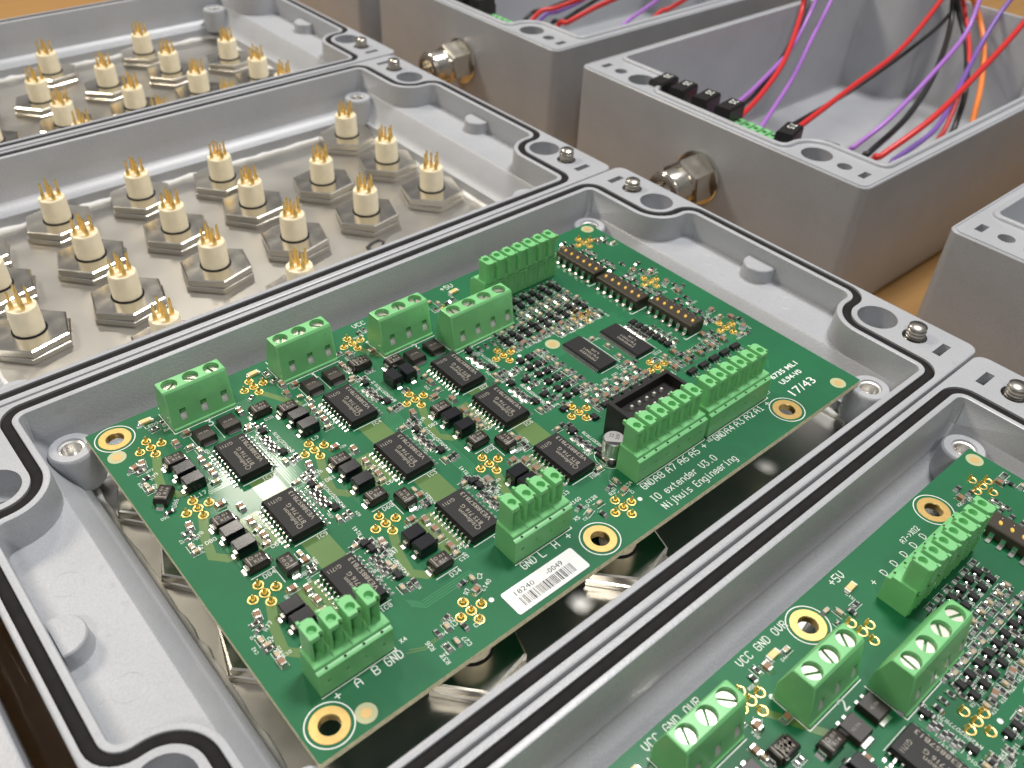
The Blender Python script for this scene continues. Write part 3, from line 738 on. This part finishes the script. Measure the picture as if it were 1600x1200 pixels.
for ci, ox in enumerate(COLX):
    # row 1
    if ci < 2:
        diode(ox+12.0, 79.0); coil(ox+12.2, 74.5); coil(ox+12.3, 70.4)
        C_(ox+16.9, 76.6, H90); C_(ox+17.1, 71.4, H90); c_(ox+16.3, 68.6, .0); c_(ox+17.4, 74.0, .2)
        lab('C%d' % (30+ci*34), ox+18.6, 69.0, .0); lab('L%d' % (17 if ci == 0 else 9), ox+12.2, 67.1, 0, 1.0)
        C_(ox+14.9, 85.0, H90); C_(ox+18.2, 86.6, 0); c_(ox+16.8, 82.0, 0); c_(ox+18.0, 79.6, H90)
        rect_(ox+20.9, 83.0); rect_(ox+27.0, 83.2); diode(ox+34.8, 82.7, 0); C_(ox+31.2, 86.0, H90); c_(ox+30.4, 80.2, 0)
        silk.line(ox+18.3, 80.1, ox+18.3, 85.4, .14, ZS); silk.line(ox+24.4, 80.3, ox+24.4, 85.6, .14, ZS)
        lab('3' if ci == 0 else '1', ox+24.0, 86.1, 0, 2.0)
        R_(ox+35.6, 88.8, .6); lab('D38', ox+35.4, 79.6, 0, .85)
    else:
        diode(69.9, 78.3); coil(65.7, 72.7, H90); coil(69.7, 72.4, H90); rect_(75.5, 77.1); rect_(81.6, 77.3); C_(72.7, 73.0, H90); c_(73.1, 69.8, 0); C_(72.9, 67.1, H90); c_(72.6, 63.6, 0); lab('2', 78.6, 80.3, 0, 2.0); R_(63.8, 80.1, 0); T_(92.5, 77.2, 0)
        diode(62.2, 83.1); c_(59.6, 84.2, H90); R_(66.4, 68.1, 0)
    # left hand parts at each cluster
    for ry, yo in ((0, 21.4 if ci == 0 else 25.0), (1, 0), (2, -28.1)):
        if ry == 0 and ci == 2: continue
        if ry == 0 and ci == 1: continue
        C_(ox+6.4, 60.4+yo+(1.6 if ry == 0 else 0), H90-.2); R_(ox+5.2, 58.9+yo+(1.2 if ry == 0 else 0), 0); R_(ox+5.3, 57.5+yo, .3); c_(ox+4.2, 55.0+yo, H90); c_(ox+4.6, 53.4+yo, 0)
        lab('R7%d' % (9-ry), ox+7.0, 56.9+yo, .5, .85); lab('C6%d' % ry, ox+5.9, 53.8+yo, 1.2, .85)
    # row 2
    diode(ox+12.0, 56.6); coil(ox+12.0, 52.4); coil(ox+12.2, 47.8); diode(ox+12.1, 42.9)
    silk.line(ox+9.6, 40.6, ox+14.8, 40.6, .18, ZS); lab('D%d' % (84-ci*16), ox+13.0, 39.2, 0, 1.0); lab('D%d' % (80+ci), ox+8.0, 54.0, 0, .9)
    C_(ox+14.0, 61.9, 0); C_(ox+16.9, 58.6, H90); C_(ox+16.7, 53.6, H90); c_(ox+16.8, 51.0, .3); C_(ox+16.8, 48.6, H90); c_(ox+16.3, 46.6, 0); lab('C64', ox+17.8, 45.0, 0, .95); lab('C30', ox+18.4, 50.4, 0, .85)
    diode(ox+16.7, 38.5, H90); silk.line(ox+14.4, 36.0, ox+14.4, 40.9, .15, ZS); lab('D%d' % (83-ci*14), ox+18.3, 35.0, 0, .9)
    c_(ox+20.0, 39.9, H90); C_(ox+20.0, 38.0, .0); R_(ox+20.1, 36.0, 0); R_(ox+20.0, 34.7, 0); lab('R81', ox+21.9, 37.0, H90, .8)
    # row 3
    coil(ox+11.8, 28.7); coil(ox+12.0, 25.2)
    if ci == 1: diode(ox+12.0, 20.1); silk.line(ox+9.4, 17.9, ox+14.6, 17.9, .18, ZS); lab('D34', ox+13.4, 16.5, 0, 1.0)
    else: diode(ox+12.0, 20.6)
    C_(ox+14.6, 33.4, 0); C_(ox+16.8, 31.6, H90); C_(ox+16.9, 28.3, H90); c_(ox+16.4, 25.6, 0); C_(ox+16.6, 22.6, H90); c_(ox+16.4, 20.4, 0); lab('C29', ox+18.0, 21.2, 0, .9); lab('C13', ox+17.0, 18.4, 0, .8)
    if ci: R_(ox+2.8, 35.8, .3); T_(ox+3.5, 34.1, H90); C_(ox+6.5, 31.8, H90); lab('R141', ox+4.6, 38.2, H90, .8); lab('D79', ox+4.6, 31.6, 0, .8)
diode(5.8, 70.9, .8); lab('D86', 7.3, 68.2, .9, .9); R_(5.0, 66.6, 0)
C_(4.6, 83.2, .2); R_(15.5, 93.4, H90); R_(13.2, 92.6, .1); SM.append(('led', 12.6, 96.2, 0)); lab('LED9', 13.3, 94.0, 0, .9); lab('R4', 15.4, 90.6, 0, .8)
SM.append(('led', 40.4, 96.6, 0)); R_(43.0, 94.6, H90); R_(43.4, 91.4, .2); C_(43.8, 88.6, H90); SM.append(('led', 102.0, 94.9, 0)); c_(95.0, 93.0, H90); R_(97.0, 91.3, H90); R_(99.2, 92.0, 0); c_(93.2, 94.8, 0); R_(92.6, 91.2, H90)
SM.append(('led', 77.1, 95.4, 0)); C_(63.2, 88.6, H90); R_(61.2, 90.6, 0); C_(68.6, 86.2, 0); R_(70.2, 94.6, H90); R_(72.0, 95.4, H90); C_(74.0, 94.6, H90); c_(79.8, 94.4, 0)
# --- dense field of small transistors and resistors
for i in range(6):
    y = 59.4-3.46*i
    T_(96.0, y, 0); T_(98.6, y-.1, 0); R_(100.4, y+.5, 0); R_(100.5, y-.7, 0); c_(102.4, y+.2, H90); R_(103.8, y-.4, H90); R_(93.3, y-1.6, H90); T_(92.0, y-3.1, H90) if i % 2 else R_(91.6, y-2.3, .0)
    lab('D%d' % (11+i), 94.8, y-2.2, 0, .7)
for i in range(9):
    x = 98.2+3.45*i; big = x > 107
    T_(x+.2, 69.7, 0); T_(x+.3, 67.0, 0); R_(x-1.4, 68.4, H90); R_(x+1.9, 68.8, H90); C_(x, 64.9, .2) if i % 2 else c_(x, 64.6, H90); R_(x+1.7, 64.2, H90); R_(x-.2, 72.2, 0); c_(x+1.8, 71.6, 0)
    if big:
        T_(x, 80.6, 0); T_(x+.3, 77.9, 0); R_(x+1.8, 79.6, H90); R_(x-.4, 75.6, 0); c_(x+1.5, 75.0, H90); R_(x, 73.7, 0); R_(x+1.8, 82.2, 0)
        lab('D0%d' % (i % 7), x+1.9, 77.0, 0, .7)
    if x > 111: c_(x, 62.4, H90); R_(x+1.6, 61.6, 0)
    lab('R%d' % (11+i*7), x+.4, 62.9 if x < 111 else 60.4, 0, .7)
for i in range(5): R_(88.8+2.2*i, 70.2-.2*(i % 2), H90)
# --- row of logic chips and capacitors towards the right end
for i in range(5):
    SM.append(('logic_chip', 127.8+4.3*i, 29.0, 0))
for i in range(9):
    x = 125.6+2.45*i; (C_ if i % 2 == 0 else R_)(x, 33.0, H90); (R_ if i % 3 else c_)(x+.3, 35.0, H90)
for i in range(6):
    x = 99.6+3.5*i; c_(x, 39.4, .0); R_(x+.2, 37.9, 0); C_(x+.4, 36.2, 0); T_(x+1.4, 33.9, H90); R_(x-.6, 34.3, H90); lab('C%d' % (90+i), x+1.5, 40.6, 0, .7)
for x, y, k in ((127.2, 37.7, 'c'), (130.2, 37.5, 'C'), (131.4, 35.9, 'R'), (124.0, 38.6, 'R'), (118.6, 50.2, 'c'), (117.8, 45.3, 'c'), (117.2, 55.0, 'c'), (95.6, 32.3, 't'), (88.2, 32.0, 't'), (84.1, 19.3, 'c'), (117.0, 41.9, 'C'), (119.0, 41.2, 'R')):
    {'c': c_, 'C': C_, 'R': R_, 't': T_}[k](x, y, rnd.choice((0, H90)))
for i in range(7): T_(131.6, 53.2-2.1*i, H90); R_(134.4, 53.0-2.1*i, 0) if i > 1 else None
for i in range(7): R_(129.3, 53.0-1.1*i, 0)
for i in range(7):
    for yb, xb in ((88.2, 146.2), (70.6, 145.6), (53.4, 148.4)):
        if i < 6: SM.append(('resistor_black', xb, yb-2.54*i, 0)); R_(xb+1.9, yb-2.54*i-.6, H90) if (i+int(yb)) % 3 else None
for x, y, k in ((150.9, 76.0, 'b'), (154.9, 73.4, 'b'), (150.8, 71.4, 'C'), (153.0, 69.7, 'b'), (153.9, 67.4, 'C'), (147.8, 71.0, 'R'), (156.1, 68.6, 'R'), (154.0, 61.4, 'C'), (155.0, 58.8, 'b'), (153.0, 56.0, 'C'), (152.7, 52.6, 'b'), (148.4, 58.9, 'R'), (151.6, 50.2, 'R'), (156.4, 57.0, 'R'), (153.2, 43.9, 'C'), (152.8, 40.5, 'c'), (149.0, 41.4, 'b'), (142.4, 38.0, 'C'), (145.2, 37.2, 'R'), (144.2, 35.4, 'R'), (155.2, 38.4, 'C'), (156.6, 36.2, 'b'), (154.2, 33.4, 'C'), (153.0, 30.8, 'R'), (151.0, 31.6, 'c'), (146.0, 92.6, 'b'), (144.4, 90.4, 'R'), (142.6, 93.0, 'C'), (154.3, 89.9, 'C'), (156.0, 88.0, 'b'), (157.4, 85.9, 'c'), (145.0, 95.0, 'R'), (157.6, 90.2, 'R')):
    if k == 'b': SM.append(('resistor_black', x, y, rnd.choice((0, H90))))
    else: {'c': c_, 'C': C_, 'R': R_}[k](x, y, rnd.choice((0, H90, .4)))
# --- near edge clusters
for x, y, k, r in ((40.8, 13.9, 'b', .1), (43.0, 13.6, 'c', H90), (41.9, 10.9, 'C', .2), (32.4, 7.9, 'c', H90), (30.0, 7.8, 'R', H90), (35.0, 5.8, 'b', H90), (31.8, 4.1, 'c', H90), (29.8, 4.2, 'R', H90), (33.6, 9.6, 'R', .3),
                   (82.1, 13.9, 'b', .2), (84.4, 14.4, 'c', H90), (83.8, 11.3, 'C', .2), (76.8, 11.9, 'c', 0), (73.4, 11.5, 'c', .3), (75.3, 9.4, 'b', H90), (72.6, 13.9, 'R', .2), (5.0, 11.5+11, 'c', H90), (4.6, 24.4, 'R', 0), (4.9, 20.6, 'C', H90)):
    if k == 'b': SM.append(('resistor_black', x, y, r))
    else: {'c': c_, 'C': C_, 'R': R_}[k](x, y, r)
for t, x, y, r in (('R7', 40.6, 11.6, .6), ('C2', 45.0, 13.0, .9), ('C140', 44.4, 10.4, .4), ('R26', 27.9, 6.6, H90), ('C25', 34.4, 8.2, H90), ('C26', 37.6, 4.4, 0), ('R37', 28.4, 2.6, H90), ('C27', 33.8, 3.2, H90), ('C34', 86.2, 11.6, .2), ('R3', 81.4, 12.0, 0), ('C128', 76.6, 13.6, 0), ('R160', 73.4, 15.4, 0), ('X4', 24.4, 10.4, 0), ('X5', 70.2, 11.6, 0), ('X7', 136.8, 11.5, 0), ('X8', 111.6, 9.5, 0)): lab(t, x, y, r, .85)
for x, y in ((42.8, 7.4), (84.9, 7.4), (154.2, 61.5), (97.5, 61.6), (70.0, 90.4), (127.0, 33.8+4)): silk.cap(silk.loop(circ(x, y, .55, 14), ZS))
for k, x, y, r in SM: P_(k, x+rnd.uniform(-.08, .08), y+rnd.uniform(-.08, .08), r+rnd.uniform(-.05, .05))
# tiny white footprint outlines beside the small parts
for k, x, y, r in SM:
    if k in ('resistor', 'capacitor', 'capacitor_small') and rnd.random() < .8:
        a = r; dx, dy = math.cos(a), math.sin(a); nx, ny = -dy, dx
        for s in (-1, 1): silk.line(x-dx*1.2+nx*.75*s, y-dy*1.2+ny*.75*s, x+dx*1.2+nx*.75*s, y+dy*1.2+ny*.75*s, .10, ZS)
    if rnd.random() < .42: lab(rnd.choice('RCRCD')+str(rnd.randint(1, 99)), x+rnd.choice((-1.5, 1.6)), y-1.0, rnd.choice((0, 0, H90)), .62)
# --- larger parts
fine_chip(112.0, 50.6); fine_chip(123.9, 48.6)
for x, y in ((112.0, 50.6), (123.9, 48.6)): silk.line(x-2.9, y-7.35, x+3.2, y-7.35, .16, ZS); silk.line(x+4.3, y-7, x+4.3, y+6.6, .12, ZS); lab('IC12', x+3.0, y-8.7, 0, .8)
terminal(3, 16.4, 88.7); terminal(3, 44.6, 88.7); terminal(3, 70.0, 82.5); terminal(4, 85.1, 72.7)
header(4, 6.7, 10.3); header(4, 52.0, 11.1); header(6, 87.7, 11.1); header(6, 111.9, 11.0); header(7, 131.2, 90.4, PI)
for x0, y0, n in ((6.7, 10.3, 4), (52, 11.1, 4), (87.7, 11.1, 6), (111.9, 11, 6)):
    L = 3.81*n+.3; silk.line(x0-.1, y0-.35, x0+L, y0-.35, .22, ZS); silk.line(x0+L, y0-.35, x0+L, y0+.9, .22, ZS)
for x0, y0, n in ((16.4, 88.7, 3), (44.6, 88.7, 3), (70, 82.5, 3), (85.1, 72.7, 4)):
    silk.line(x0-.2, y0-.4, x0+5.08*n+.2, y0-.4, .2, ZS); silk.line(x0-.25, y0-.4, x0-.25, y0+8.2, .2, ZS)
for x, y in ((139.4, 82.0), (139.0, 64.8), (142.0, 47.7)):
    g = grp('black_socket', x, y); P_('socket_body', 0, 0, 0, g); P_('socket_pins', 0, 0, 0, g)['kind'] = 'stuff'
    for i in range(6): P_('gilt_contact', -.3, -6.35+2.54*i, .5, g); P_('small_contact', 1.3, -6.0+2.54*i, .5, g)
    silk.line(x-4.6, y-8.4, x+1.5, y-8.4, .2, ZS); silk.line(x-4.6, y-8.4, x-4.6, y-7.6, .2, ZS)
g = grp('box_header', 103.95, 22.95); P_('header_shroud', 0, 0, 0, g)
for i in range(5):
    for s in (-1, 1): P_('header_pin', -5.08+2.54*i, s*1.27, 0, g)
g = grp('electrolytic_capacitor', 89.6, 20.6); P_('can_foot', 0, 0, 0, g); P_('can', 0, 0, .6, g)
silk.ring(89.6, 20.6, 3.9, 4.02, ZS, 32)
# --- barcode sticker
m = MB().use('paper'); m.loops([(rrect(9.45, 3.0, .5, 4), .05), (rrect(9.45, 3.0, .5, 4), .16)], True, True)
m.use('ink'); text(m, '18240', -7.0, .75, 1.15, .175, 0, 4.9); text(m, '-0049', 1.2, .75, 1.15, .175, 0, 4.3)
bx = -7.1; rb = random.Random(5)
while bx < 6.6:
    wd = rb.choice((.12, .12, .2, .32)); m.add([(bx, -2.1, .175), (bx+wd, -2.1, .175), (bx+wd, .25, .175), (bx, .25, .175)], [[0, 1, 2, 3]]); bx += wd+rb.choice((.12, .16, .16, .3))
st = m.obj('barcode_sticker', brd, (54.15, 4.15, 0)); st['label'] = 'white sticker printed with a barcode and 18240 -0049'
# --- big lettering
def big(t, x, y, cap, wdt=None, a='l', rot=0): stroke(silk, t, x, y, cap, ZS, rot, wdt, a, cap*.125)
big('IO extender V3.0', 86.9, 4.7, 1.75, 21.2); big('Nijhuis Engineering', 87.3, 1.75, 1.75, 24.4)
for t, x in (('GND', 89.6), ('A8', 93.3), ('A7', 97.4), ('A6', 101.5), ('A5', 105.4), ('+', 109.0), ('GND', 114.6), ('A4', 118.3), ('A3', 122.0), ('A2', 125.9), ('A1', 129.6), ('+', 133.2)): big(t, x, 8.6, 1.75, 3.4 if t == 'GND' else None, 'c')
for t, x in (('+', 9.0), ('A', 13.2), ('B', 17.0), ('GND', 20.9)): big(t, x, 7.9, 1.75, 3.4 if t == 'GND' else None, 'c')
for t, x in (('GND', 54.4), ('L', 58.1), ('H', 61.8), ('+', 65.5)): big(t, x, 8.8, 1.75, 3.4 if t == 'GND' else None, 'c')
text(silk, '17/43', 141.2, 6.8, 2.5, ZS, 0, 9.4, 'l', .0); text(silk, 'UL94-V0', 142.4, 11.4, 1.5, ZS, 0, 8.4, 'l', .02); text(silk, '6735 ML1', 142.2, 14.2, 1.5, ZS, 0, 10.6, 'l', .02)
for x0 in (16.4, 44.6, 70.0): big('VCC GND OVR', x0+.6, 97.6, 1.55, 14.2)
big('+5V', 99.8, 97.3, 1.7, 4.0)
for i, t in enumerate(('+', 'D', 'D', 'D', 'D', 'D')): big(t, 107.0+3.81*i, 92.0, 1.5, None, 'c')
big('A7->X02', 121.0, 94.2, 1.2, 6.4)
for x, y in HOLES: silk.ring(x, y, 4.2, 4.42, ZS, 40)
so = silk.obj('silkscreen_print', brd); so['kind'] = 'stuff'
# --- copper areas and tracks under the mask
ov = MB().use('olive_copper'); ZO = .012; zn = [0]
def zc(): zn[0] += 1; return .010+.0016*(zn[0] % 12)
for ci, ox in enumerate(COLX):
    zz_ = .0085
    ya = 64.0 if ci < 2 else 58.4
    for y0, y1 in ((57.0, ya), (33.6, 42.6)): ov.add([(ox+21.6, y0, zz_), (ox+27.4, y0, zz_), (ox+27.4, y1, zz_), (ox+21.6, y1, zz_)], [[0, 1, 2, 3]])
    for yo, on in ((0, 1), (-28.1, 1), (22.3, 0 if ci else 1)):
        for a, b in (((9.7, 61.4), (7.5, 56.0)), ((7.5, 56.0), (6.4, 50.6)), ((6.4, 50.6), (8.6, 48.2)), ((8.6, 48.2), (10.5, 47.6))):
            if on and b[1]+yo > 16: ov.line(ox+a[0], a[1]+yo, ox+b[0], b[1]+yo, 1.9, zc()) 
    ov.line(ox+10, 90, ox+15.5, 80, 1.6, zc()) if ci else None
    ov.add([(ox+14.6, 45.5, zz_), (ox+19.2, 45.5, zz_), (ox+19.2, 56.0, zz_), (ox+14.6, 56.0, zz_)], [[0, 1, 2, 3]])
    ov.add([(ox+14.6, 21.5, zz_), (ox+19.2, 21.5, zz_), (ox+19.2, 33.0, zz_), (ox+14.6, 33.0, zz_)], [[0, 1, 2, 3]])
ov.line(24, 8.4, 26.4, 7.1, .22, zc()); ov.line(26.4, 7.1, 30.5, 7.4, .22, zc()); ov.line(23.2, 8.1, 26.4, 6.6, .22, zc()); ov.line(26.4, 6.6, 30, 6.9, .22, zc())
ov.obj('copper_area', brd)['kind'] = 'stuff'
tr = MB().use('trace'); rt = random.Random(21)
for bx0, by0, n, L, dirx in ((14, 66.5, 9, 9, 0), (28.5, 58, 8, 20, 1), (30, 86, 7, 6, 0), (56, 60, 8, 20, 1), (86, 62, 8, 18, 1), (106, 30, 9, 9, 0), (118, 56, 9, 14, 0), (135, 31, 5, 16, 0), (136, 20, 3, 18, 1), (147, 20, 2, 55, 1), (105, 57, 9, 3, 1), (60, 38, 7, 10, 1), (32, 14, 4, 14, 0)):
    for i in range(n):
        o_ = .55*i; z_ = .004+.0007*(i % 4)
        if dirx: tr.line(bx0+o_, by0, bx0+o_, by0+L-rt.uniform(0, 2), .22, z_); tr.line(bx0+o_, by0, bx0+o_-2, by0-2, .22, z_)
        else: tr.line(bx0, by0+o_, bx0+L-rt.uniform(0, 2), by0+o_, .22, z_); tr.line(bx0, by0+o_, bx0-2, by0+o_+2, .22, z_)
tr.obj('copper_tracks', brd)['kind'] = 'stuff'

b2 = copy_tree(brd); b2.location = (-1.9*S, -130.6*S, ZT*S)
b2['label'] = 'circuit board cut off at the lower right corner, nearest the camera'

# ------------------------------------------------------------------ wires and plugs in the deep boxes
def smooth(pts, n=10):
    P = [Vector(p) for p in pts]; P = [2*P[0]-P[1]]+P+[2*P[-1]-P[-2]]; out = []
    for i in range(1, len(P)-2):
        a, b, c, d = P[i-1:i+3]
        for k in range(n):
            t = k/n; out.append(.5*((2*b)+(c-a)*t+(2*a-5*b+4*c-d)*t*t+(3*b-a-3*c+d)*t**3))
    out.append(P[-2]); return out
WIRES = {
 'red_a': ('red', 'red wire leaving the black plug marked 7.5', [(270.7, 99.1, 3.0), (322.7, 108.9, 4.0), (370.9, 116.0, 8.0), (420.3, 127.3, 18.0), (437.3, 129.6, 30.0)], 1.15),
 'black_a': ('black', 'black wire running alongside the red one from plug 7.5', [(268.7, 101.8, 3.0), (343.9, 116.1, -2.0), (408.5, 122.1, 6.0), (437.3, 127.3, 12.0), (435.7, 126.1, 26.0)], 0.94),
 'red_b': ('red', 'red wire curving up from the plug by the green header', [(256.1, 117.2, 3.0), (287.1, 128.7, 2.0), (319.9, 141.4, 6.0), (357.2, 161.3, 14.0), (361.8, 165.6, 26.0)], 1.15),
 'purple_a': ('purple', 'purple wire passing behind the red wire near the green header', [(270.4, 127.9, 3.0), (291.1, 134.3, 3.0), (336.2, 150.2, 4.0), (357.1, 157.5, 12.0), (368.9, 161.3, 22.0)], 0.94),
 'black_b': ('black', 'black wire hugging the red wire near the green header', [(264.3, 124.2, 3.0), (292.0, 134.2, 0.0), (332.0, 149.6, 4.0), (361.8, 162.0, 14.0), (370.8, 168.2, 22.0)], 0.94),
 'purple_b': ('purple', 'purple wire rising alone out of the green header', [(260.1, 108.3, 2.0), (317.2, 134.2, 0.0), (352.0, 149.8, 6.0), (380.8, 161.3, 16.0), (382.4, 160.6, 26.0)], 0.94),
 'purple_c': ('purple', 'long light purple wire crossing in front of the black wires', [(262, 84, -34), (296.0, 89.6, -12.0), (300.3, 88.5, -8.0), (316.5, 86.0, 0.0), (352.4, 90.1, 10.0), (384.1, 95.9, 18.0), (399.3, 101.2, 30.0)], 1.01),
 'black_c': ('black', 'thick black wire curving up from behind the round hole', [(266, 78, -35), (301.9, 85.5, -14.0), (303.7, 83.8, -10.0), (344.4, 91.5, -8.0), (378.3, 100.8, 0.0), (419.7, 118.6, 8.0), (431.5, 128.6, 22.0)], 1.28),
 'black_d': ('black', 'black wire hanging down next to the orange wire', [(352, 78, -35), (376.0, 83.8, -26.0), (388.5, 87.9, -20.0), (395.0, 91.6, -8.0), (421.3, 109.0, 2.0), (429.2, 120.7, 12.0), (424.4, 125.0, 24.0)], 1.28),
 'red_c': ('red', 'long red wire running to the right edge in front of the orange wire', [(270, 70, -34), (295.4, 77.7, -10.0), (297.6, 75.4, -6.0), (323.9, 72.0, 4.0), (372.8, 78.6, 12.0), (414.8, 85.2, 20.0), (441.1, 89.3, 30.0)], 1.28),
 'purple_d': ('blue_violet', 'dark violet wire passing behind the orange wire', [(300, 78, -34.5), (325.1, 83.6, -22.0), (331.7, 84.0, -20.0), (355.8, 83.1, -14.0), (383.0, 90.6, -8.0), (416.3, 101.4, 0.0), (438.8, 106.4, 12.0), (451.9, 106.8, 22.0)], 1.15),
 'red_d': ('red', 'short red wire hanging beside the black wire left of the orange one', [(338, 76, -35), (366.4, 85.1, -26.0), (377.0, 87.2, -20.0), (392.7, 92.9, -10.0), (414.0, 102.9, 0.0), (434.9, 120.8, 12.0), (426.3, 123.7, 24.0)], 1.08),
 'orange_a': ('orange', 'orange wire standing upright near the right edge', [(368, 70, -34.5), (379.9, 76.4, -20.0), (384.4, 79.5, -16.0), (406.3, 90.0, -8.0), (428.8, 103.9, 2.0), (437.3, 115.2, 12.0), (430.1, 121.2, 24.0)], 1.28),
 'red_e': ('red', 'red wire in the topmost box starting behind the round hole', [(272, 270, -30), (292.9, 272.7, -6.0), (303.9, 268.2, -2.0), (310.4, 257.6, 4.0), (312.5, 239.2, 14.0)], 1.22),
 'black_e': ('black', 'black wire left of the red one behind the round hole in the topmost box', [(270, 274, -32), (291.7, 278.1, -8.0), (307.9, 278.9, -6.0), (318.4, 270.3, 0.0), (323.4, 256.8, 8.0)], 1.08),
 'purple_e': ('blue_violet', 'violet wire just under the red wire in the topmost box', [(285, 284, -34), (311.4, 287.3, -14.0), (319.4, 282.2, -10.0), (329.6, 277.7, -6.0), (336.5, 272.0, 0.0)], 1.08),
 'red_f': ('red', 'red wire in the topmost box ending behind the slotted corner', [(270, 248, -30), (287.3, 250.2, -4.0), (288.8, 244.3, 0.0), (299.1, 238.5, 6.0), (306.7, 230.3, 12.0), (308.3, 217.2, 20.0)], 1.22),
 'black_f': ('black', 'black wire beside the red wire at the slotted corner of the topmost box', [(275, 262, -32), (295.3, 263.3, -8.0), (298.2, 258.4, -5.0), (311.1, 259.2, -2.0), (319.3, 253.8, 4.0), (324.0, 248.2, 10.0)], 1.08),
 'purple_f': ('purple', 'purple wire far right in the topmost box', [(330, 268, -34.5), (356.5, 268.1, -20.0), (363.2, 266.6, -16.0), (373.7, 261.0, -8.0), (377.5, 254.5, 0.0)], 1.08),
 'red_g': ('red', 'rightmost red wire in the topmost box', [(335, 250, -34.5), (361.3, 250.6, -12.0), (367.2, 247.0, -8.0), (370.0, 239.7, -2.0), (368.9, 227.2, 8.0)], 1.22),
}
for key, (colr, label, pts, r) in WIRES.items():
    p0 = pts[0]
    m = MB().use(colr+'_pvc'); m.tube([Vector(p)-Vector((p0[0], p0[1], p0[2])) for p in smooth(pts)], r, 10)
    o = m.obj('wire', None, (p0[0], p0[1], p0[2]+ZT), 0, 80); tag(o, label, 'wire', 'wires in the deep boxes')
def plug(label, x, y, z, rz, mark, drop=0):
    r = thing('plug', label, 'plug', (x, y, z+ZT-11), rz, 'black plugs in the deep boxes')
    m = MB().use('black_plastic'); m.prism_x([(-3.3, 0), (3.3, 0), (3.3, 12.2), (2.7, 13), (-2.7, 13), (-3.3, 12.2)], -5.6, 4.6)
    m.prism_x([(-2.2, 2), (2.2, 2), (2.2, 8.6), (1.7, 9.3), (-1.7, 9.3), (-2.2, 8.6)], 4.2, 6.6)
    if drop: m.box(-3.2, 3.2, -2.6, 2.6, -drop, 0)
    m.obj('housing', r)
    t = MB().use('silk'); text(t, mark, 3.6, 1.3, 2.6, 13.05, PI, None, 'l', .01); t.obj('print', r)
    return r
plug('black plug farthest along the wall, its print hidden, in the box with many wires', 241.5, 142.5, 13.6, .1, '25')
plug('second black plug from the far end, marked 25, in the wired box', 242.5, 133.5, 13.4, .15, '25')
plug('third black plug from the far end, marked 25, in the wired box', 243.1, 122.9, 13.2, .15, '25')
plug('black plug marked 25 next to the green header, where a red wire starts', 243.5, 112.1, 13.2, .12, '25')
plug('black plug marked 7.5 near the round hole, with red and black wires', 245.5, 87.1, 12.4, .25, '7.5')
plug('low black plug half hidden behind the rim by the round hole', 256.5, 77.5, 6.0, .2, '', 30.5)
plug('black plug at the wall of the topmost box, beside a bit of green', 245.5, 257.1, 13.8, .1, '')
plug('black plug at the very top edge in the topmost box', 245.1, 268.1, 13.8, .1, '')
for nm, (x, y, lb) in (('a', (243.5, 99.5, 'green header strip beside black plugs in the wired box')), ('b', (243.5, 241.5, 'green header strip at the wall of the topmost box'))):
    r = thing('green_header', lb, 'header', (x, y, ZT-36), 0, 'green headers in the boxes')
    m = MB().use('green_plastic'); m.box(-5, 5, -9, 58, 36-12, 36+2.2, .4); m.obj('base', r)
    for i in range(5):
        m = MB().use('green_plastic'); m.box(-4.4, 4.4, -1.5, 1.5, 36+2.2, 36+9.5, .3); m.use('hole_dark'); m.cap(m.loop(circ(1.4, 0, .9, 14), 36+9.52)); m.obj('pole', r, (0, -6.6+3.81*i, 0))
    m = MB().use('black_plastic'); m.box(-4, 4, -8, 57, .2, 36-12); m.obj('foot', r, (0, 0, 0))
